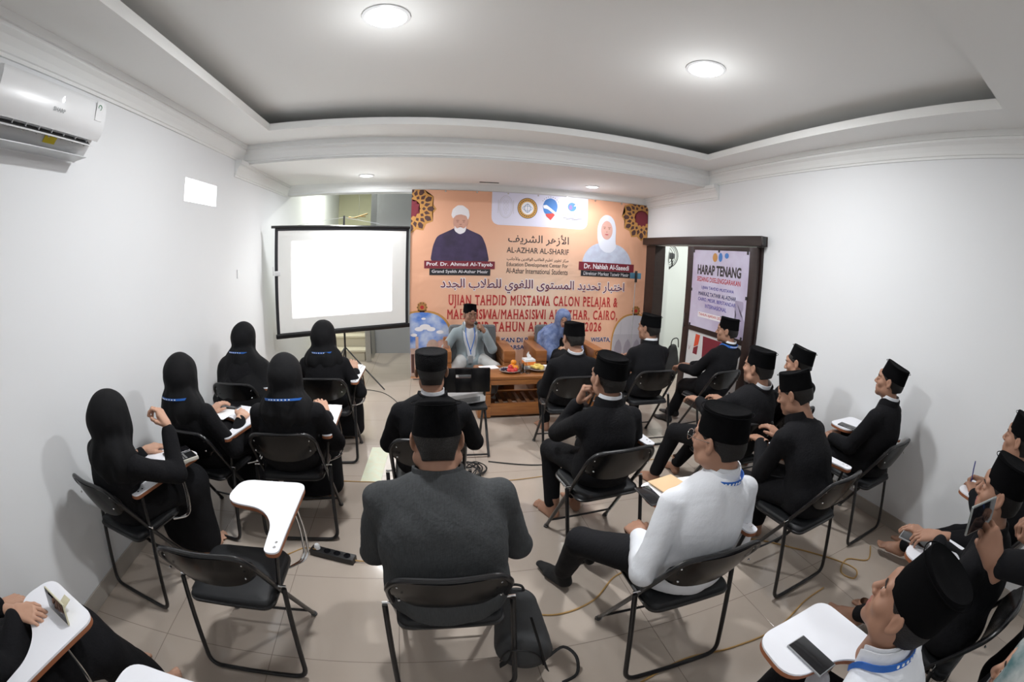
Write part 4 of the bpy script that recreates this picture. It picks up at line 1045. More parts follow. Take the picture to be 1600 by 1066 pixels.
def sculpt_hair(kind):
    s = SDF((-.12, -.15, -.16), (.12, .15, .16), .0045)
    s.ell((0, -.016, .024), (.079, .098, .080), k=0); s.cap((0, -.055, -.02), (0, -.052, -.075), .060, .050, k=.02)
    s.ell((0, .075, -.06), (.13, .085, .10), k=.012, op='-')
    for q in (-1, 1): s.ell((q*.09, .0, -.015), (.03, .026, .038), k=.008, op='-')
    s.half((0, 0, -.078), (0, -.25, -1))
    V, F = s.mesh(); return relax(V, F, 1, .4), F
HAIR = sculpt_hair('short')

def sculpt_hand(kind):
    s = SDF((-.11, -.06, -.11), (.09, .22, .06), .0030)
    cur = {'flat': (.12, .18, .12), 'rest': (.35, .45, .3), 'grip': (1.05, 1.25, .8), 'pinch': (.75, .95, .5)}[kind]
    s.cap((0, -.045, 0), (0, .015, 0), .026, .027, k=0, flat=((0, 0, 1), .72))
    base = [(-.030, .084), (-.0105, .090), (.010, .087), (.029, .078)]; L = [.072, .080, .074, .058]; r0 = [.0094, .0096, .0091, .0082]
    for (x, y) in base: s.cap((x*.62, .012, 0), (x, y, 0), .0165, .0125, k=.014, flat=((0, 0, 1), .85))
    s.cap((-.018, .02, -.006), (-.030, .06, -.006), .017, .014, k=.014)
    for q, ((x, y), l, r) in enumerate(zip(base, L, r0)):
        p = np.array((x, y, .001)); ang = 0; spread = (-.10, -.03, .04, .12)[q]*(1 if kind in ('flat', 'rest') else .3)
        for j, fr in enumerate((.44, .31, .25)):
            ang += cur[j]*(1+.08*q if kind != 'pinch' or q > 0 else 1); d = np.array((math.sin(spread)*math.cos(ang), math.cos(spread)*math.cos(ang), -math.sin(ang)))
            e = p+d*l*fr*1.06; s.cap(p, e, r*(1-.06*j), r*(1-.06*(j+1)), k=.0035); p = e
    if kind in ('flat', 'rest'): th = [(-.022, .012, -.006), (-.046, .046, -.014), (-.056, .078, -.022), (-.058, .098, -.030)]
    else: th = [(-.022, .012, -.008), (-.040, .042, -.030), (-.034, .068, -.048), (-.020, .084, -.056)]
    for j in range(3): s.cap(th[j], th[j+1], (.0145, .0115, .0100)[j], (.0118, .0102, .0082)[j], k=.006)
    V, F = s.mesh(); V = relax(V, F, 1, .4); keep = V[F][:, :, 1].max(1) > -.05
    return V, F
HANDS = {k: sculpt_hand(k) for k in ('flat', 'rest', 'grip', 'pinch')}
def sculpt_foot(kind):
    s = SDF((-.07, -.09, -.02), (.07, .21, .16), .0042)     # ankle at (0,0,.075), sole z=0
    s.cap((0, -.01, .15), (0, -.012, .07), .036, .035, k=0); s.cap((0, -.035, .032), (0, -.02, .035), .030, .030, k=.02)
    s.cap((0, 0, .06), (-.008, .10, .028), .034, .026, k=.03); s.cap((-.01, .10, .020), (-.005, .13, .018), .034, .030, k=.02, flat=((0, 0, 1), .6))
    s.cap((.018, -.02, .02), (.022, .09, .018), .020, .020, k=.02)
    if kind == 'bare':
        for j, (x, l, r) in enumerate([(-.028, .185, .0125), (-.009, .185, .009), (.006, .178, .0085), (.020, .168, .008), (.033, .155, .0075)]): s.cap((x*.9, .125, .015), (x, l, .011), r*1.05, r, k=.004)
    else: s.cap((-.010, .13, .02), (-.006, .175, .018), .030, .024, k=.02, flat=((0, 0, 1), .65))
    s.half((0, 0, 0), (0, 0, -1)); V, F = s.mesh(); return relax(V, F, 1, .4), F
FEET = {k: sculpt_foot(k) for k in ('bare', 'sock')}

def frame(y, zhint):
    y = np.array(y, float); y /= np.linalg.norm(y); z = np.array(zhint, float); z = z-y*np.dot(z, y); z /= np.linalg.norm(z)+1e-9
    return np.stack([np.cross(y, z), y, z], 1)
def ik(a, b, l1, l2, pole):
    a = np.array(a, float); b = np.array(b, float); d = b-a; L = np.linalg.norm(d); u = d/(L+1e-9); L = min(L, (l1+l2)*.999)
    x = (l1*l1-l2*l2+L*L)/(2*L); h = math.sqrt(max(l1*l1-x*x, 1e-6)); p = np.array(pole, float); p = p-u*np.dot(p, u); p /= np.linalg.norm(p)+1e-9
    return a+u*x+p*h, a+u*L
def rotm(yaw, pitch, roll):
    cy, sy = math.cos(yaw), math.sin(yaw); cp, sp = math.cos(pitch), math.sin(pitch); cr, sr = math.cos(roll), math.sin(roll)
    return np.array([[cy, -sy, 0], [sy, cy, 0], [0, 0, 1]]) @ np.array([[1, 0, 0], [0, cp, -sp], [0, sp, cp]]) @ np.array([[cr, 0, sr], [0, 1, 0], [-sr, 0, cr]])

def band(c, R, rx, ry, z0, z1, a0, a1, flare=0, th=.004, n=26, drop=0, tilt=0):
    """collar-like strip round a neck: local axes R (columns), angles in degrees from +x, front is +90"""
    vs = []
    for k in range(n+1):
        a = math.radians(a0+(a1-a0)*k/n); fr = max(0, math.sin(a))
        for (dr, z) in [(0, z0), (flare, z1), (flare+th, z1), (th, z0)]:
            p = np.array(((rx+dr)*math.cos(a), (ry+dr)*math.sin(a), z-drop*fr**2+tilt*(-math.sin(a)))); vs.append(tuple(np.array(c)+R@p))
    fs = []
    for k in range(n):
        A, B = 4*k, 4*k+4
        for q in range(4): fs.append((A+q, A+(q+1) % 4, B+(q+1) % 4, B+q))
    fs += [(0, 3, 2, 1), (4*n, 4*n+1, 4*n+2, 4*n+3)]
    return vs, fs

def peci(parent, c, R, sc=1.0, h=.105, m=None, z0=.022, tip=0.0, flat=False, tilt=0, taper=.9):
    """songkok: oval tapering velvet cap with a lengthwise crease"""
    m = m or M_velvet; N = 40; vs = []; fs = []; R = R@rotm(0, math.radians(tilt), 0)
    if flat: lay = [(1.0, 0), (1.03, .3), (1.04, .8), (1.0, .97), (.93, 1.02), (.86, .985), (.5, .97), (.001, .965)]
    else: lay = [(1.0, 0), (.6+.4*taper, .4), (.1+.9*taper, .9), (taper, .985), (taper-.03, 1.01), (taper-.11, .985), (.5, .955), (.001, .95)]
    for (q, z) in lay:
        for k in range(N):
            a = 2*math.pi*k/N; x = .0825*q*math.cos(a); y = .1025*q*math.sin(a)-.014
            zz = z0+h*z+(.010*(math.sin(a)**2)*(z > .8)*q if not flat else 0)+tip*y
            vs.append(tuple(np.array(c)+R@(np.array((x, y, zz))*sc)))
    for l in range(len(lay)-1):
        for k in range(N): fs.append((l*N+k, l*N+(k+1) % N, (l+1)*N+(k+1) % N, (l+1)*N+k))
    mb = MB().add(vs, fs)
    o = mb.build('songkok_cap', m, parent, sharp=45)
    pts = [tuple(np.array(c)+R@(np.array((.0835*math.cos(a), .1035*math.sin(a)-.014, z0+h*.97))*sc)) for a in [2*math.pi*k/N for k in range(N)]]
    MB().tube(pts, .0018, 5, closed=True).build('crown_seam', m, o)
    return o

PSEED = [0]
def person(label, chair, head, hyaw=0, hpitch=0, hroll=0, hands=None, feet=None, jacket=M_suit, trousers=M_trou, skin=M_skin, fat='n', w=1.0, hs=1.0,
           hat='peci', shirt=True, lanyard=False, woman=False, scarf=None, cape=0.0, glasses=False, sleeves=None, foot='bare', footmat=None, knees=(.13, .13), hip=(0, -.05, .52),
           open_front=False, stand=False, res=.010, hair=True, cap=(.096, 0, 5), cl=0.0, rip=.004, trunk=0.0, sq=.0, shw=.162, taper=.90, wamp=.0035, elb=(1, 1), group=None, eyes=True):
    """head = skull centre in world, hyaw.. relative to the chair's facing; hands {'L':(pos, kind, palm normal, finger dir)}; all positions in world"""
    PSEED[0] += 1; seed = PSEED[0]
    cx, cy, rz = chair; rz_ = rz; c, s_ = math.cos(rz), math.sin(rz); Rz = np.array([[c, -s_, 0], [s_, c, 0], [0, 0, 1]]); O = np.array((cx, cy, 0.))
    G = lambda p: O+Rz@np.array(p, float)
    I = lambda p: Rz.T@(np.array(p, float)-O)
    root = empty('person', (cx, cy, 0), 0, label, 'person', group)
    put = lambda o: setattr(o, 'matrix_parent_inverse', Matrix.Translation((-cx, -cy, 0)))
    # all modelling below happens in world coordinates; objects get the inverse of the root's offset
    fwd = Rz@np.array((0, 1., 0)); rgt = Rz@np.array((1., 0, 0)); up = np.array((0, 0, 1.))
    H = np.array(head, float); Rh = rotm(rz+math.radians(hyaw), math.radians(hpitch), math.radians(hroll))
    P = G(hip); neck = H+Rh@np.array((0, -.035, -.10))*hs; C7 = H+(Rh@np.array((0, -.045, -.13)))*hs*.45+(Rz@np.array((0, -.045, -.13)))*.55*hs+np.array((0, 0, -.018))
    spine = C7-P; sp = spine/np.linalg.norm(spine); n_f = np.cross(sp, rgt)*-1; n_f = fwd-sp*np.dot(fwd, sp); n_f /= np.linalg.norm(n_f)
    mid = P+spine*.45-n_f*.035; chest = P+spine*.74-n_f*.012
    sh = {q: C7-sp*(.080-sq)+rgt*qq*shw*w+n_f*.008 for q, qq in (('L', -1), ('R', 1))}
    hips = {q: P+rgt*qq*.085*w+up*-.01 for q, qq in (('L', -1), ('R', 1))}
    hd = {}; el = {}; wr = {}
    hands = hands or {}
    for q, qq in (('L', -1), ('R', 1)):
        tgt = hands.get(q, (G((qq*.10, .22, .64)), 'rest', (0, 0, 1), None)); pos = np.array(tgt[0], float)
        e, wv = ik(sh[q], pos, .275*hs, .245*hs, rgt*qq*.42*elb[0 if q == 'L' else 1]+up*-.85-fwd*.35)
        el[q], wr[q] = e, wv; hd[q] = tgt
    kn = {}; an = {}
    for q, qq in (('L', -1), ('R', 1)):
        i = 0 if q == 'L' else 1
        if feet and q in feet: A = np.array(feet[q][:3], float)+np.array((0, 0, .075 if feet[q][2] < .05 else 0))
        else: A = G((qq*knees[i], .36, .075))
        k_, a_ = ik(hips[q], A, .41*hs, .40*hs, up*.7+fwd*.7+rgt*qq*(.12+ (feet[q][4] if feet and q in feet and len(feet[q]) > 4 else 0))); kn[q], an[q] = k_, a_
    allp = np.array([P, C7, H]+list(sh.values())+list(el.values())+list(wr.values())+list(kn.values())+list(an.values())+list(hips.values()))
    lo = allp.min(0)-.24; hi = allp.max(0)+.24; lo[2] = max(lo[2], -.02)
    # ---- jacket / blouse
    def torso(s, g=0, k=.05):
        s.cap(P-sp*.04, mid, (.158+trunk)*w+g, (.150+trunk)*w+g, k=0, flat=(n_f, .76)); s.cap(mid, chest-sp*.03, (.150+trunk)*w+g, .160*w+g, k=k, flat=(n_f, .72))
        for q in 'LR': s.cap(C7-sp*.040+n_f*.005, sh[q]-sp*-.006, .060*w+g, .050+g, k=.03)
        s.cap(sh['L']-sp*.03+rgt*.02, sh['R']-sp*.03-rgt*.02, .062*w+g, k=.03); s.cap(C7-spine*.10, C7-sp*.01, .080*w+g, .060+g, k=.03)
    def arms(s, g=0, cut=.035, r=1.0, k=.03):
        for q in 'LR':
            d = (wr[q]-el[q]); L = np.linalg.norm(d); W = el[q]+d*max(0, (L-cut)/L)
            s.cap(sh[q], el[q], .057*r*(.6+.4*w)+g, .054*r*(.5+.5*w)+g, k=.012); s.cap(el[q], W, .054*r*(.5+.5*w)+g, .042*r+g, k=.012)
    s = SDF(lo, hi, res); torso(s); 
    if sleeves == 'short': pass
    arms(s)
    if woman:
        kc = (kn['L']+kn['R'])/2; ac = (an['L']+an['R'])/2
        for q in 'LR': s.cap(hips[q], kn[q], .115, .09, k=.06); s.cap(kn[q], an[q]+np.array((0, 0, .02)), .095, .10, k=.07)
        s.cap(P, kc, .15, .11, k=.06); s.cap(kc, ac+np.array((0, 0, .03)), .12, .15, k=.07, flat=(fwd, .8))
    else:
        s.ell(P-up*.02, (.182*w, .165*w, .15), np.stack([rgt, fwd, up], 1), k=.04); s.half(P-up*.095, -up)
    if open_front:   # lapels part to show the shirt
        f = chest+n_f*(.16*w); s.cap(C7+n_f*.10-sp*.0, P+n_f*.15*w+sp*.10, .10, .085, k=.006, op='-')
    s.half((0, 0, .03 if woman else -1), (0, 0, -1))
    V, F = s.mesh(); V = relax(V, F, 2, .5); V = wrinkle(V, F, seed, wamp); jk = fast_mesh('dress' if woman else ('jacket' if jacket is not M_white else 'shirt'), V, F, jacket, root); put(jk)
    if open_front:
        s = SDF(lo, hi, res); torso(s, -.012, .05); V, F = s.mesh(); V = relax(V, F, 2); V = wrinkle(V, F, 3, .004); o = fast_mesh('shirt', V, F, M_white, root); put(o)
    # ---- trousers
    if not woman:
        s = SDF(lo, hi, res)
        s.ell(P-up*.03, (.165*w, .14*w, .10), np.stack([rgt, fwd, up], 1), k=0)
        for q in 'LR':
            s.cap(hips[q], kn[q], .088*min(w, 1.08), .066, k=.04); s.cap(kn[q], an[q]+(kn[q]-an[q])*.10, .066, .052, k=.02)
        V, F = s.mesh(); V = relax(V, F, 2, .5); V = wrinkle(V, F, seed+50, .003, 11); o = fast_mesh('trousers', V, F, trousers, root); put(o)
    # ---- body: one mesh of head, neck, trunk, limbs, hands, feet
    s = SDF(lo, hi, .013)
    s.cap(P, mid, .125*w, .115*w, k=0, flat=(n_f, .72)); s.cap(mid, chest, .115*w, .125*w, k=.05, flat=(n_f, .70)); s.cap(sh['L'], sh['R'], .042, k=.04); s.cap(C7-spine*.1, neck, .058, .050, k=.04)
    for q in 'LR':
        s.cap(sh[q], el[q], .043, .035, k=.03); s.cap(el[q], wr[q], .034, .024, k=.02); s.cap(hips[q], kn[q], .070, .050, k=.04); s.cap(kn[q], an[q], .046, .033, k=.02)
    V, F = s.mesh(); V = relax(V, F, 2, .5); parts = [(V, F, np.zeros(len(F), int))]
    hv, hf, hidx = HEADS[fat]; parts.append((H+(hv*hs)@Rh.T, hf, hidx))
    for q, qq in (('L', -1), ('R', 1)):
        t = hd[q]; v, f = HANDS[t[1]]; d = np.array(t[3], float) if t[3] is not None else (wr[q]-el[q])
        R = frame(d, t[2]); vv = v.copy(); ff = f
        if q == 'L': vv[:, 0] *= -1; ff = f[:, ::-1]
        parts.append((wr[q]+(vv*hs*.98)@R.T, ff, np.zeros(len(ff), int)))
        fy = feet[q][3] if feet and q in feet and len(feet[q]) > 3 else 0
        v, f = FEET[foot]; vv = v.copy(); ff = f
        if q == 'L': vv[:, 0] *= -1; ff = f[:, ::-1]
        a = rz+math.radians(fy); R = np.array([[math.cos(a), -math.sin(a), 0], [math.sin(a), math.cos(a), 0], [0, 0, 1]])
        base = an[q]-np.array((0, 0, .075*hs))
        parts.append((base+(vv*hs)@R.T, ff, np.full(len(ff), 2 if footmat else 0)))
    Vs = []; Fs = []; Is = []; n = 0
    for v, f, i in parts: Vs.append(v); Fs.append(f+n); Is.append(i); n += len(v)
    o = fast_mesh('body', np.concatenate(Vs), np.concatenate(Fs), skin, root, np.concatenate(Is), [skin, M_lip, footmat or skin]); put(o)
    # ---- eyes, brows
    hp = lambda x, y, z: tuple(H+Rh@(np.array((x, y, z))*hs))
    if eyes:
        for q in (-1, 1):
            e = MB().ball(hp(q*.0315, .0790, .0025), .0090*hs, 12).build('eye', M_eyew, root); put(e)
            i_ = MB().ball(hp(q*.0315, .0840, .0025), .0052*hs, 10).build('iris', M_iris, e)
            b_ = MB().tube([hp(q*.014, .092, .0205), hp(q*.030, .0905, .025), hp(q*.047, .080, .020)], [.0022, .0030, .0015], 6, scale=(1, 1)).build('eyebrow', M_hair, root); put(b_)
    if glasses:
        g = MB()
        for q in (-1, 1):
            g.tube([hp(q*.033+.023*math.cos(a), .108-.004*abs(math.cos(a)), .001+.019*math.sin(a)) for a in [2*math.pi*k/18 for k in range(18)]], .0012, 6, closed=True)
            g.tube([hp(q*.056, .105, .006), hp(q*.079, .05, .007), hp(q*.084, -.01, .008)], .0011, 6)
        g.tube([hp(-.010, .108, .003), hp(0, .111, .006), hp(.010, .108, .003)], .0011, 6); o = g.build('glasses', glasses if glasses is not True else M_chrome, root); put(o)
    # ---- hair, cap
    if hair and not scarf:
        v, f = HAIR; o = fast_mesh('hair', H+(v*hs)@Rh.T, f, M_hair, root); put(o)
    if hat == 'peci': o = peci(root, H, Rh, hs, cap[0], tip=cap[1], tilt=cap[2], taper=taper); put(o)
    if hat == 'flat':
        o = peci(root, H, Rh, hs, cap[0], mat('black_knitted_cap', (.005, .005, .006), .85, bump=(160, .8), spec=.15), flat=True, tip=cap[1]); put(o)
    # ---- collars and lanyard
    nb = C7-spine*.02+n_f*.012; Rn = np.stack([rgt, n_f, sp], 1)
    if not woman:
      if shirt:
        v, f = band(nb, Rn, .066, .068, .0, .070+cl, -215, 35, -.008, .005, drop=.03); o = MB().add(v, f).build('shirt_collar', M_white, root); put(o)
      if True:
        if jacket is not M_white:
            v, f = band(nb, Rn, .083+(w-1)*.05, .080+(w-1)*.05, -.02, .052+cl, -230, 50, -.014, .010, drop=.06); o = MB().add(v, f).build('jacket_collar', jacket, root); put(o)
        else:
            v, f = band(nb, Rn, .082, .080, .002, .062, -222, 42, -.014, .004, drop=.04); o = MB().add(v, f).build('collar_fold', M_white, root); put(o)
    if scarf:
        s = SDF(H-np.array((.34, .34, .52)), H+np.array((.34, .34, .20)), .009)
        s.ell(tuple(H+Rh@np.array((0, -.010, .018))*hs), (.098, .118, .112), Rh, k=0); s.cap(H+Rh@np.array((0, .01, -.07)), C7+up*-.01, .094, .104, k=.05)
        s.cap(C7, C7-spine*.15-n_f*.02, .10, .14, k=.05, flat=(n_f, .7)); s.ell(tuple(H+Rh@np.array((0, -.055, -.005))), (.085, .078, .085), Rh, k=.03)
        s.cap(C7+rgt*-.08-spine*.1, C7+rgt*.08-spine*.1, .085, k=.05)
        if cape:
            s.cap(C7-sp*.02, C7-sp*cape-n_f*.03, .095, .31, k=.06, flat=(n_f, .60))
            for q in 'LR': s.cap(C7-sp*.03, sh[q]-sp*.02, .085, .080, k=.05); s.cap(sh[q]-sp*.02, el[q], .080, .10, k=.06)
        f0 = H+Rh@np.array((0, .118, -.012)); s.ell(tuple(f0), (.056, .062, .088), Rh, k=.01, op='-')
        V, F = s.mesh(); V = relax(V, F, 3, .5); V = wrinkle(V, F, seed+9, .0032, 12)
        q_ = (V-H)@Rh; az = np.arctan2(q_[:, 0], -q_[:, 1]); dn = np.clip((.05-q_[:, 2])/.18, 0, 1.4); rr_ = np.random.RandomState(seed)
        N_ = vnormals(V, F); V = V+N_*(rip*dn*(np.sin(az*7+q_[:, 2]*14+rr_.rand()*6)+.6*np.sin(az*13-q_[:, 2]*22+rr_.rand()*6)))[:, None]
        o = fast_mesh('headscarf', V, F, scarf, root); put(o)
    if lanyard:
        rr = .112 if scarf else .088
        v, f = band(nb if not scarf else H+Rh@np.array((0, -.03, -.125)), Rn if not scarf else Rh, rr, rr*1.02, (-.002 if scarf else .018), (.010 if scarf else .040), -235, 55, .0, .003, drop=.10); o = MB().add(v, f).build('lanyard', M_blue, root); put(o)
        m = MB()
        for k in range(7):
            v, f = band(nb if not scarf else H+Rh@np.array((0, -.03, -.125)), Rn if not scarf else Rh, rr+.0022, rr*1.02+.0022, (.001 if scarf else .025), (.007 if scarf else .034), -125+k*10, -121+k*10, 0, .003, n=2); m.add(v, f)
        l2 = m.build('lanyard_marks', M_paper, o)
    root['_j'] = 0; del root['_j']
    return dict(root=root, H=H, Rh=Rh, wr=wr, el=el, kn=kn, an=an, C7=C7, chest=chest, nf=n_f, rgt=rgt, sp=sp, put=put, sh=sh, P=P)
# ================================================================== THE AUDIENCE AND THE SPEAKERS
UPZ = (0, 0, 1)
Z_ = .565
def seat(key, dy=-.05, dx=0): return CHAIRS[key], (dx, dy, Z_)
PPL = {}
def sit(key, label, head, **k):
    ch = CHAIRS[key]; k.setdefault('hip', (0, -.035, Z_))
    d = k.pop('drop', 0)
    if d:        # sits a little lower and further forward
        f = (1.68-head[2]+d)/(1.68-head[2]); head = (head[0]*f, head[1]*f, head[2]-d); k['hs'] = k.get('hs', 1.0)*(.4+.6*f)
    PPL[key] = person(label, ch, head, **k); return PPL[key]

# front rows, seen from behind
sit('M1', 'broad man in a grey suit jacket, seen from behind in the centre foreground', (.03, 1.27, 1.11), drop=0.05, hpitch=-14, jacket=M_grey, shirt=False, w=1.22, fat='f', hs=1.0, trunk=.03,
    hands={'L': ((-.10, 1.55, .70), 'rest', UPZ, (.3, .9, 0)), 'R': ((.22, 1.56, .70), 'rest', UPZ, (-.3, .9, 0))}, res=.0085, wamp=.005, cap=(.102, 0, 0), cl=.02, sq=.028, shw=.172, taper=.80, elb=(1.0, 1.0), foot='sock', footmat=mat('black_sock', (.012, .012, .013), .9))
sit('M2', 'man in black with a low flat-topped cap, directly beyond the man in grey', (.03, 2.14, 1.10), drop=0.045, hat='flat', cap=(.085, 0, 4), w=1.05, hands={'L': ((-.12, 2.6, .68), 'rest', UPZ, None), 'R': ((.17, 2.6, .68), 'rest', UPZ, None)}, elb=(1.3, 1.3))
sit('M3', 'man in a black suit sitting just before the woman in the blue headscarf', (1.13, 3.12, 1.075), drop=0.04, hyaw=12, hpitch=-8, feet={'L': (1.16, 3.86, 0, 10), 'R': (1.36, 3.84, 0, 0)}, w=1.0)
p = sit('M4', 'young man in a black suit resting his chin on his left hand', (.91, 1.95, 1.095), drop=0.03, hyaw=12, hpitch=2, cl=.012, hands={'L': ((.845, 2.16, .90), 'grip', (-.7, .3, .1), (.15, -.25, .95)), 'R': ((1.10, 2.28, .71), 'rest', UPZ, None)},
    feet={'L': (.80, 2.36, 0, 15), 'R': (.98, 2.42, 0, -5)}, w=.98)
sit('M5', 'man in a black suit and square black cap in the front row before the doorway', (1.92, 3.33, 1.12), drop=0.03, hyaw=32, w=1.0, hands={'L': ((1.86, 3.72, .72), 'rest', UPZ, None), 'R': ((2.06, 3.74, .72), 'rest', UPZ, None)})
sit('M6', 'man in a black suit with a blue lanyard sitting by the sliding door, legs crossed', (2.73, 3.20, 1.12), drop=0.015, hyaw=36, lanyard=True, hip=(0, -.06, Z_), hands={'L': ((2.53, 3.66, .66), 'rest', UPZ, (.2, .9, -.2)), 'R': ((2.66, 3.66, .67), 'rest', UPZ, (-.3, .9, 0))},
    feet={'L': (2.70, 3.90, .02, 20), 'R': (2.55, 3.80, .0, 10)}, foot='sock', footmat=mat('dark_shoe', (.015, .015, .016), .5))
sit('M7', 'stout man in a black suit with a broad white collar and a low black cap', (2.0, 1.98, 1.10), drop=0.02, hyaw=20, w=1.14, fat='f', trunk=.03, cl=.01, hands={'L': ((1.96, 2.52, .71), 'rest', UPZ, (-.2, .9, 0)), 'R': ((2.16, 2.46, .71), 'rest', UPZ, None)},
    feet={'L': (1.72, 2.62, 0, 20), 'R': (1.98, 2.72, 0, 0)}, knees=(.2, .15))
sit('M8', 'young man by the right wall with his black cap tilted back, looking down', (2.52, 2.07, 1.085), hyaw=24, hpitch=-12, hroll=6, shirt=False, cap=(.092, 0, 24), hands={'L': ((2.46, 2.42, .71), 'rest', UPZ, None), 'R': ((2.66, 2.42, .71), 'rest', UPZ, None)})
sit('M9', 'man in a long black jacket leaning forward over a phone, beside the white writing tablet', (1.90, 1.55, 1.065), hyaw=20, hpitch=-22, shirt=False, cap=(.095, 0, 4), hands={'L': ((1.90, 1.74, .715), 'rest', UPZ, (.1, .9, -.1)), 'R': ((2.08, 1.74, .715), 'rest', UPZ, None)})
sit('M10', 'man in a black suit sitting upright against the right wall, face in profile', (2.80, 1.40, 1.115), hyaw=18, hpitch=4, hands={'L': ((2.68, 1.74, .62), 'rest', UPZ, None), 'R': ((2.86, 1.76, .62), 'rest', UPZ, None)}, cap=(.092, 0, 14))
sit('M11', 'man in a white shirt, glasses and blue lanyard, legs stretched out to the left', (.985, 1.11, 1.10), drop=0.03, hyaw=24, hpitch=-4, cl=.005, jacket=M_white, w=1.06, fat='f', glasses=True, lanyard=True, wamp=.0055, trousers=mat('charcoal_trouser_cloth', (.014, .014, .016), .9, bump=(80, .2), spec=.15),
    hands={'L': ((.83, 1.30, .60), 'rest', (-.4, 0, .9), (.2, .9, -.2)), 'R': ((1.16, 1.36, .62), 'rest', UPZ, None)}, feet={'L': (.66, 1.67, .02, 28, .8), 'R': (.83, 1.86, .0, 10, .3)},
    foot='sock', footmat=mat('black_sock', (.012, .012, .013), .9), res=.0085)
sit('M12', 'man in a white shirt and tall black velvet cap in the near right corner', (.955, .205, 1.035), hyaw=4, hpitch=14, jacket=M_white, w=.95, lanyard=True, hs=1.0, res=.0085, wamp=.006, hip=(.08, -.12, .54),
    hands={'L': ((1.06, .36, .57), 'rest', UPZ, None), 'R': ((1.24, .36, .57), 'rest', UPZ, None)}, cap=(.112, 0, 8))
sit('M13', 'man in black with a black cap reaching his bare hand over his writing tablet', (1.76, .21, 1.10), hyaw=10, hpitch=2, shirt=False, hands={'L': ((1.89, .43, .77), 'rest', (-.2, .1, .95), (-.35, .9, -.25)), 'R': ((2.0, .52, .68), 'rest', UPZ, None)},
    feet={'L': (2.04, .70, 0, 15), 'R': (2.2, .62, 0, 0)})
sit('M14', 'man in a black cap by the right wall writing with a blue pen', (2.58, .30, 1.115), hyaw=6, hpitch=4, shirt=True, hands={'L': ((2.75, .52, .70), 'rest', UPZ, None), 'R': ((2.90, .50, .735), 'pinch', (.5, -.2, .8), (-.3, .95, .05))},
    feet={'L': (2.84, .98, 0, 25), 'R': (3.0, .93, 0, 5)})
W = dict(woman=True, scarf=M_black_scarf, jacket=M_suit, skin=M_skin3, hat=None, hair=False, shirt=False, res=.011, hs=.97)
sit('W1', 'woman in a black headscarf by the left wall raising her right hand to her face', (-1.38, 1.40, 1.095), drop=0.05, hyaw=6, hpitch=0, hands={'L': ((-1.62, 1.88, .715), 'rest', UPZ, (.5, .8, 0)), 'R': ((-1.36, 1.82, .90), 'pinch', (.9, .2, .2), (-.55, .1, .9))}, **W)
sit('W2', 'woman in a black headscarf with her right hand at the tablet edge', (-1.36, 2.05, 1.10), drop=0.05, hyaw=0, hpitch=-6, lanyard=True, hands={'L': ((-1.5, 2.55, .70), 'rest', UPZ, None), 'R': ((-1.20, 2.44, .72), 'rest', (.5, 0, .8), (-.1, .9, 0))}, **W)
sit('W3', 'woman in a wide black cape scarf, farthest along the left wall', (-1.42, 3.12, 1.095), drop=0.05, hyaw=-8, hpitch=-10, lanyard=True, cape=.34, hands={'L': ((-1.6, 3.5, .66), 'rest', UPZ, None), 'R': ((-1.38, 3.42, .62), 'rest', UPZ, None)}, **W)
sit('W4', 'woman in a black headscarf with a blue lanyard, in front of the empty chair', (-.73, 2.08, 1.09), drop=0.05, hyaw=0, hpitch=-14, lanyard=True, hands={'L': ((-.95, 2.56, .71), 'rest', UPZ, None), 'R': ((-.66, 2.58, .71), 'rest', UPZ, None)}, w=1.08, **W)
sit('W5', 'woman in a black headscarf and blue lanyard directly in front of the projection screen', (-.77, 3.16, 1.095), drop=0.05, hyaw=-10, hpitch=-4, lanyard=True, hands={'L': ((-.95, 3.66, .71), 'rest', UPZ, None), 'R': ((-.62, 3.62, .71), 'rest', UPZ, None)}, **W)
sit('W0', 'person in black at the lower left corner, only an arm, hand and skirt in view', (-1.56, .26, 1.10), hands={'L': ((-1.72, .60, .60), 'rest', UPZ, None), 'R': ((-1.44, .53, .725), 'rest', (.2, -.2, .95), (.75, .35, -.1))}, feet={'L': (-1.50, .88, 0, 0), 'R': (-1.30, .84, 0, -10)}, **W)

# standing man filming at the right edge
MS = person('man in dark clothes at the right edge, holding up a phone in both hands', (1.70, -.34, 0), (1.70, -.30, 1.42), hpitch=-12, hip=(0, 0, .85), shirt=False, lanyard=False, skin=M_skin2, hat='peci',
    hands={'L': ((1.245, .07, 1.10), 'grip', (-.75, -.25, .45), (-.20, .65, .65)), 'R': ((1.36, .08, 1.09), 'grip', (.7, -.3, .5), (-.45, .65, .60))}, feet={'L': (1.60, -.34, 0, 0), 'R': (1.82, -.36, 0, 0)}, w=1.05, elb=(1.8, 0))
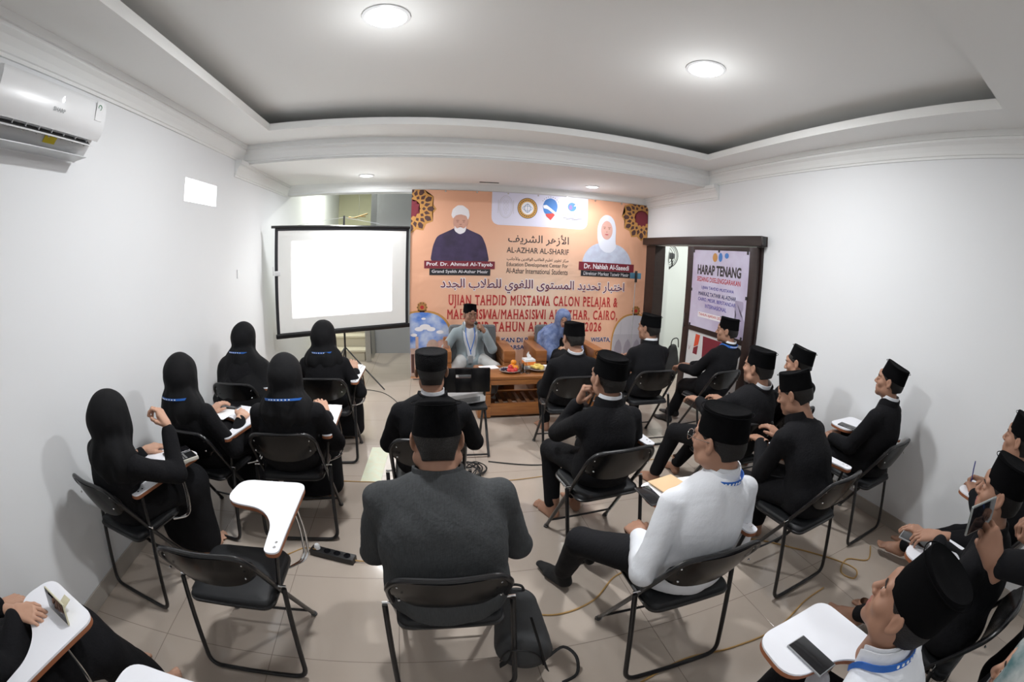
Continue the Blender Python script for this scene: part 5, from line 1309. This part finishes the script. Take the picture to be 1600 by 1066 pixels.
# scarfed person at the lower right corner
M_pat = mat('patterned_grey_teal_scarf', (.45, .47, .46), .8, var=(11, 1, (.05, .13, .14)), bump=(40, .1))
PS_ = person('person in a patterned grey, teal and white headscarf at the lower right corner', (1.22, -.42, 0), (1.11, -.235, .965), woman=True, scarf=M_pat, jacket=M_pat, skin=M_skin3, hat=None, hair=False, shirt=False, hip=(0, -.05, .52), hands={'L': ((1.1, -.2, .6), 'rest', UPZ, None), 'R': ((1.35, -.2, .6), 'rest', UPZ, None)}, feet={'L': (1.2, -.1, 0, 0), 'R': (1.38, -.1, 0, 0)})
t = empty('stool', (1.22, -.48, 0), 0, 'low black stool under the person in the patterned scarf', 'stool')
MB().lathe([(1e-4, .40), (.17, .40), (.18, .41), (.18, .43), (.17, .44), (1e-4, .44)]).build('seat', M_seat, t)
for k in range(4): MB().tube([(.12*math.cos(k*1.571+.78), .12*math.sin(k*1.571+.78), .40), (.17*math.cos(k*1.571+.78), .17*math.sin(k*1.571+.78), 0)], .012).build('leg', M_blackmetal, t)

# the two speakers, facing the audience
M_gjack = mat('grey_blue_jacket_cloth', (.25, .30, .32), .8, bump=(400, .15), sheen=.15)
M_pants = mat('pale_grey_trouser_cloth', (.46, .46, .45), .85, bump=(300, .15))
SA = person('man in a grey-blue jacket, glasses and black cap speaking into a microphone', (.57, 5.10, math.pi), (.545, 5.13, .975), hyaw=14, hpitch=-2, jacket=M_gjack, trousers=M_pants, skin=M_skin2, open_front=True, hip=(0, -.12, .42), glasses=M_blackmetal, w=1.06,
    hands={'L': ((.69, 4.93, .80), 'grip', (.75, -.35, .2), (-.55, -.15, .75)), 'R': ((.24, 4.96, .63), 'rest', (0, -.7, .6), (.05, -.35, -.9))}, feet={'L': (.74, 4.60, 0, 0, .6), 'R': (.32, 4.56, 0, 0, .6)}, foot='bare', trunk=.0)
t = tag(MB().tube([(.655, 4.93, .80), (.600, 4.965, .885)], [.010, .013], 12).ball((.594, 4.968, .895), .022, 14).build('microphone', M_blackmetal), 'black hand microphone held by the man in the grey-blue jacket', 'microphone')
SB = person('woman in a blue patterned headscarf and black robe, seated in the right armchair', (1.72, 5.10, math.pi), (1.70, 5.10, .93), hyaw=-8, hpitch=-16, woman=True, scarf=mat('blue_patterned_scarf', (.095, .14, .30), .75, var=(22, .9, (.20, .26, .44)), bump=(60, .1)), jacket=M_black_scarf, skin=M_skin3, hat=None, hair=False, shirt=False,
    hip=(0, -.12, .44), cape=.12, hands={'L': ((1.80, 4.88, .62), 'rest', (0, -.6, .7), (-.8, -.2, 0)), 'R': ((1.66, 4.86, .60), 'rest', (0, -.6, .7), (.8, -.2, 0))}, feet={'L': (1.80, 4.70, 0, 0), 'R': (1.62, 4.70, 0, 0)})
def on_person(P, mb, name, m):
    o = mb.build(name, m, P['root']); P['put'](o); return o
# gold cuffs, badge and lanyard of the speakers
for q in 'LR':
    d = SB['wr'][q]-SB['el'][q]; d /= np.linalg.norm(d); a = SB['wr'][q]-d*.06; b_ = SB['wr'][q]-d*.03
    on_person(SB, MB().tube([a, b_], [.047, .046], 16), 'gold_cuff', mat('gold_trim', (.42, .23, .06), .5))
c = SA['C7']; nf = SA['nf']; rg = SA['rgt']
on_person(SA, MB().tube(smooth_path([c+rg*.05+nf*.06+np.array((0, 0, .0)), c+rg*.05+nf*.135+np.array((0, 0, -.10)), c+nf*.16+np.array((0, 0, -.27)), c+nf*.165+np.array((0, 0, -.30))], 5), .006, 6).tube(smooth_path([c-rg*.05+nf*.06, c-rg*.05+nf*.135+np.array((0, 0, -.10)), c+nf*.16+np.array((0, 0, -.27))], 5), .006, 6), 'lanyard', M_blue)
bx = c+nf*.17+np.array((0, 0, -.36)); on_person(SA, MB().box(bx, (.06, .006, .09), .003), 'name_badge', M_grey_pl)
# gold-rimmed wrist watches and pen
pt = PPL['M14']['wr']['R']
tag(MB().tube([(2.835, .57, .70), (2.815, .585, .80), (2.81, .59, .85)], [.003, .0045, .004], 8).build('pen', mat('blue_pen', (.03, .04, .25), .3)), 'blue ballpoint pen in the hand of the man writing by the right wall', 'pen')
# neck lanyard of the filming man
c = MS['C7']; nf = MS['nf']; rg = MS['rgt']
on_person(MS, MB().tube(smooth_path([c-rg*.06+nf*.05, c-rg*.07+nf*.13+np.array((0, 0, -.10)), c-rg*.03+nf*.17+np.array((0, 0, -.25)), c+nf*.175+np.array((0, 0, -.36))], 5), .010, 8, scale=(.3, 1)), 'lanyard', M_blue)

# ================================================================== THINGS ON THE TABLETS AND THE FLOOR
def phone(x, y, z, deg, label, case=None, tilt=0, name='mobile_phone', sz=(.076, .16)):
    t = empty(name, (x, y, z), math.radians(deg), label, 'phone'); t.rotation_euler = (tilt, 0, math.radians(deg))
    MB().box((0, 0, .004), (sz[0], sz[1], .008), .0035, seg=3).build('case', case or M_blackmetal, t)
    MB().box((0, 0, .0083), (sz[0]-.006, sz[1]-.008, .0012), .0004).build('screen', M_phone, t); return t
TT = .6925
phone(.965, .385, TT, 3, 'phone in a pale grey case lying on the tablet in the near right corner', M_grey_pl)
phone(.935, 1.425, TT, 2, 'black phone lying on the white tablet beside the manila envelope')
t = phone(-1.27, .645, TT+.037, -16, 'phone in a cream case propped upright on the tablet in the near left corner', mat('cream_case', (.62, .58, .42), .4), tilt=math.radians(72), sz=(.15, .078))
MB().box((0, -.0, -.03), (.04, .004, .06), .001, Matrix.Rotation(math.radians(35), 3, 'X')).build('kickstand', mat('cream_case'), t)
phone(2.83, 1.69, TT, 12, 'dark phone lying on the tablet by the right wall'); phone(1.94, 1.62, TT, 25, 'black phone under the hand of the man looking down')
phone(-1.42, 1.93, TT, -35, 'black phone beside the calculator on the tablet by the left wall')
phone(-1.40, 2.68, TT, 80, 'black phone by the hand of the second woman along the left wall')
phone(1.235, .180, 1.195, -14, 'dark phone held up in both hands by the man at the right edge', mat('silver_case', (.35, .37, .36), .25, metal=.6), tilt=math.radians(78), name='mobile_phone', sz=(.155, .076))
phone(1.88, .54, TT, 12, 'grey phone under the hand reaching over the tablet', M_grey_pl)
cal = empty('calculator', (-1.325, 1.845, TT), math.radians(-38), 'pale calculator with black keys on the tablet by the left wall', 'calculator')
MB().box((0, 0, .010), (.095, .165, .02), .005).build('housing', mat('beige_plastic', (.55, .53, .47), .4), cal)
MB().box((0, 0, .0205), (.082, .15, .002), .0005).build('dark_face', M_blackmetal, cal)
k_ = MB()
for i in range(4):
    for j in range(5): k_.box((-.028+i*.0187, -.058+j*.018, .023), (.013, .012, .004), .0015)
k_.build_each('key', mat('key_plastic', (.22, .22, .22), .4), cal)
def paper(x, y, z, w, h, deg, label, m=None, name='sheet_of_paper', th=.0015, cat='paper'):
    o = MB().box((0, 0, th/2), (w, h, th)).build(name, m or M_paper); o.location = (x, y, z); o.rotation_euler = (0, 0, math.radians(deg)); return tag(o, label, cat)
paper(1.075, 1.445, TT+.009, .15, .21, 12, 'manila envelope on the tablet of the man with glasses', mat('manila_paper', (.68, .47, .27), .7), 'envelope', .004, 'envelope')
cd_ = paper(.985, 1.345, TT+.015, .055, .085, -40, 'small printed ID card leaning against the envelope', mat('printed_card', (.70, .70, .74), .4, var=(90, .7, (.25, .15, .25))), 'id_card', .002, 'card')
paper(-1.40, 1.80, TT, .15, .2, -20, 'white paper under the phone by the left wall'); paper(-1.40, 2.56, TT, .17, .2, -15, 'white paper under the phone on the second tablet')
paper(-.64, 2.66, TT, .10, .21, -8, 'white answer sheet on the tablet two seats beyond the empty chair')
nb = paper(-.66, 3.72, TT, .15, .21, -6, 'open notebook with a grey cover on the tablet nearest the screen', M_paper, 'notebook', .012, 'notebook')
paper(2.12, 3.78, .70, .14, .2, 15, 'white paper held by the man before the doorway')
o = MB().box((0, 0, 0), (.16, .62, .0015)).build('printed_sheet', mat('pale_green_printed_sheet', (.66, .72, .56), .4, var=(18, .5, (.70, .62, .42)))); o.location = (-.44, 3.25, .001); o.rotation_euler = (0, 0, math.radians(-3)); tag(o, 'pale green and yellow printed sheet stuck to the floor in the aisle', 'sheet')

# power strip
ps = empty('power_strip', (-.60, 2.01, 0), math.radians(-17), 'black four-socket power strip with a white plug on the floor', 'power strip')
MB().box((0, 0, .02), (.29, .06, .04), .006).build('housing', mat('matt_black_plastic', (.015, .015, .016), .4), ps)
m = MB()
for k in range(4): m.lathe([(.020, 0), (.021, .003), (.018, .003), (.016, -.004), (1e-4, -.004)], (-.10+k*.066, 0, .0405), 16)
m.build_each('socket', M_phone, ps)
MB().lathe([(.019, .036), (.019, .062), (.012, .075), (1e-4, .076)], (-.10, 0, 0), 16).build('white_plug', M_white_pl, ps)
def cable(label, pts, r, m, name='cable', z=.005):
    return tag(MB().tube(smooth_path([(p[0], p[1], p[2] if len(p) > 2 else z) for p in pts], 8), r, 6).build(name, m), label, 'cable')
M_cab = mat('ochre_cable', (.42, .25, .08), .45); M_bcab = mat('black_cable', (.012, .012, .012), .5)
cable('ochre cable running left from the power strip', [(-.70, 2.02, .05), (-.80, 2.08, .006), (-.92, 2.0), (-.98, 2.15), (-1.02, 2.4)], .004, M_cab)
cable('long ochre cable crossing the floor behind the grey-suited man', [(-.46, 1.97, .015), (-.2, 1.93), (.1, 1.72), (.35, 1.55), (.55, 1.45), (.78, 1.50), (.98, 1.66), (1.2, 1.7)], .005, M_cab)
cable('ochre cable crossing the aisle between the rows', [(-1.0, 2.95), (-.5, 2.93), (0, 2.90), (.6, 2.88), (1.3, 2.95), (2.2, 3.0)], .004, M_cab)
cable('looped ochre cable on the floor near the right wall', [(1.78, 1.72), (2.0, 1.66), (2.2, 1.45), (2.38, 1.20), (2.45, 1.02), (2.36, .96), (2.33, 1.06), (2.48, 1.13), (2.62, 1.03), (2.78, 1.12)], .005, M_cab)
cable('ochre cable along the floor at the lower right', [(.80, .92), (1.05, .97), (1.3, .93), (1.6, .92), (1.9, 1.0), (2.1, 1.02)], .005, M_cab)
cable('black cable running across the floor toward the right wall', [(.50, 3.22), (.9, 3.10), (1.25, 3.16), (1.6, 3.3), (2.0, 3.42), (2.4, 3.40), (2.9, 3.36)], .006, M_bcab)
cable('thin black cable from the screen tripod', [(-.85, 5.3), (-.55, 5.15), (-.35, 4.8), (-.30, 4.5), (-.2, 4.2), (-.35, 3.9), (-.2, 3.7)], .004, M_bcab)
random.seed(5)
pts = []
for k in range(70):
    a = k*.55; r = .10+.035*math.sin(k*.9); pts.append((.30+r*math.cos(a)*1.2, 3.05+r*math.sin(a), .008+.010*(k % 5)))
cable('tangled coil of black cable on the floor under the projector chair', pts, .005, M_bcab, 'cable_coil')
cable('black cable hanging from the projector to the floor', [(.20, 3.36, .5), (.15, 3.30, .3), (.2, 3.2, .02), (.3, 3.1, .02)], .004, M_bcab)
# backpack beside the man in grey
bp = empty('backpack', (.345, 1.20, 0), math.radians(-18), 'dark grey backpack slumped on the floor by the grey-suited man', 'backpack')
M_bag = mat('dark_grey_nylon', (.045, .047, .05), .7, bump=(400, .2)); s = SDF((-.25, -.25, -.03), (.25, .25, .5), .008)
s.cap((0, -.02, .12), (-.05, .05, .33), .125, .09, k=0, flat=((0, 1, .1), .6)); s.ell((0, -.07, .15), (.11, .05, .11), k=.03); s.half((0, 0, .004), (0, 0, -1))
V, F = s.mesh(); V = relax(V, F, 2); V = wrinkle(V, F, 77, .004, 12); bo = fast_mesh('bag_body', V, F, M_bag, bp)
Ms = mat('black_webbing', (.012, .012, .013), .7)
for sx in (-1, 1):
    MB().tube(smooth_path([(sx*.04-.02, -.04, .35), (sx*.05+.01, -.105, .27), (sx*.07+.02, -.115, .15), (sx*.10+.01, -.09, .05)], 5), .014, 8, scale=(1, .25)).build('shoulder_strap', Ms, bp)
MB().tube(smooth_path([(.11, -.02, .06), (.17, .02, .09), (.23, -.02, .07), (.24, -.08, .012), (.18, -.13, .008)], 5), .008, 8, scale=(.3, 1)).build('loose_strap', Ms, bp)
MB().tube(smooth_path([(-.09, -.10, .10), (-.05, -.13, .22), (.05, -.13, .22), (.09, -.10, .10)], 5), .004, 6).build('zip', Ms, bp)
MB().tube(smooth_path([(-.08, .05, .40), (-.07, .05, .44), (-.03, .05, .44), (-.02, .05, .40)], 4), .006, 6).build('carry_loop', Ms, bp)
# phone on a tall stick in front of the banner
t = empty('phone_stand', (2.84, 5.40, 0), 0, 'thin tall stand holding a phone in front of the right edge of the banner', 'phone stand')
MB().tube([(0, 0, .10), (0, 0, 1.42)], .005, 8).build('pole', M_grey_pl, t)
for k in range(3):
    a = k*2.094+.3; MB().tube([(0, 0, .22), (.20*math.cos(a), .20*math.sin(a), .008)], .006, 6).build('leg', M_blackmetal, t)
MB().box((0, 0, 1.50), (.17, .012, .082), .004).build('blue_phone', mat('blue_grey_phone', (.06, .16, .24), .3), t); MB().box((0, -.012, 1.49), (.03, .03, .16), .004).build('clamp', M_blackmetal, t)
# wall bits
tag(MB().box((XL+.005, 4.15, 1.54), (.01, .035, .085), .002).build('wall_switch', M_white_pl), 'small white switch on the left wall', 'switch')
# stair hall: steps, balustrade, beam end
st = empty('staircase', (-1.41, 7.4, 0), 0, 'pale stone staircase glimpsed under the projection screen', 'staircase')
M_stone = mat('cream_stone', (.60, .55, .44), .4)
m = MB()
for k in range(7): m.span((-.50, .0-.6+k*.27, 0), (.42, .0-.6+(k+1)*.27, .18*(k+1)))
m.build_each('step', M_stone, st); m = MB()
for k in range(7): m.span((-.505, -.62+k*.27, .18*(k+1)-.03), (.44, -.60+(k+1)*.27, .18*(k+1)+.002), .004)
m.build_each('tread', mat('light_tread_stone', (.72, .66, .52), .3), st)
bl = empty('stair_balustrade', (-.93, 6.9, 0), 0, 'silver metal balustrade at the foot of the stairs', 'balustrade')
MB().span((-.03, -.17, 0), (.05, -.09, 1.1), .005).build('newel_post', mat('brushed_steel', (.5, .5, .48), .35, metal=.7), bl)
for k in range(6): MB().tube([(.06, -.0+k*.07, .02), (.06, .0+k*.07, .95+.06*k)], .006, 6).build('baluster', MATS['brushed_steel'], bl)
MB().tube([(.06, -.12, .95), (.06, .42, 1.35)], .02, 8).build('handrail', MATS['brushed_steel'], bl)
ww = tag(MB().tube(smooth_path([(-1.32, 7.3, 2.33), (-1.22, 7.25, 2.31), (-1.10, 7.3, 2.35), (-1.0, 7.3, 2.38)], 4), [.012]*13, 6).tube(smooth_path([(-1.32, 7.28, 2.30), (-1.15, 7.28, 2.33), (-1.03, 7.3, 2.33)], 4), .008, 6).build('wooden_branch', mat('ochre_wood', (.33, .20, .06), .6)), 'crooked ochre wooden branch hanging in the stair hall above the screen', 'ornament')
tag(MB().tube([(-1.15, 7.3, 2.35), (-1.15, 7.3, 3.3)], .002, 5).build('hanging_cord', M_grey_pl), 'thin cord holding the wooden branch', 'cord')
# beyond the sliding door: wall fan, bag
fn = empty('wall_fan', (3.56, 5.70, 1.83), math.radians(200), 'black wall fan seen edge-on through the open doorway', 'fan')
m = MB()
for k in range(5): m.tube([(.015*k, .18*math.sqrt(1-(k/5.5)**2)*math.cos(a), .18*math.sqrt(1-(k/5.5)**2)*math.sin(a)) for a in [2*math.pi*q/24 for q in range(24)]], .004, 5, closed=True)
m.build('cage', M_blackmetal, fn); MB().tube([(-.09, 0, 0), (.03, 0, 0)], .05, 14).build('motor', M_blackmetal, fn)
for k in range(4):
    a = k*1.571; MB().box((.03, .08*math.cos(a), .08*math.sin(a)), (.004, .12 if k % 2 == 0 else .07, .07 if k % 2 == 0 else .12), .002).build('blade', M_grey_pl, fn)
MB().tube([(-.08, 0, -.05), (-.10, 0, -.15), (-.02, 0, -.2)], .012, 8).build('bracket', M_blackmetal, fn)
hb = empty('shoulder_bag', (3.60, 5.42, 0), 0, 'black bag with straps leaning inside the doorway', 'bag'); s = SDF((-.2, -.2, -.02), (.2, .2, .65), .01)
s.cap((0, 0, .14), (0, .03, .44), .13, .08, k=0, flat=((0, 1, 0), .6)); s.half((0, 0, .003), (0, 0, -1)); V, F = s.mesh(); V = wrinkle(relax(V, F, 2), F, 5, .006, 12); fast_mesh('bag_body', V, F, Ms, hb)
MB().tube(smooth_path([(-.06, 0, .48), (-.08, -.06, .60), (0, -.08, .62), (.06, -.03, .48)], 5), .008, 6).build('strap', Ms, hb)
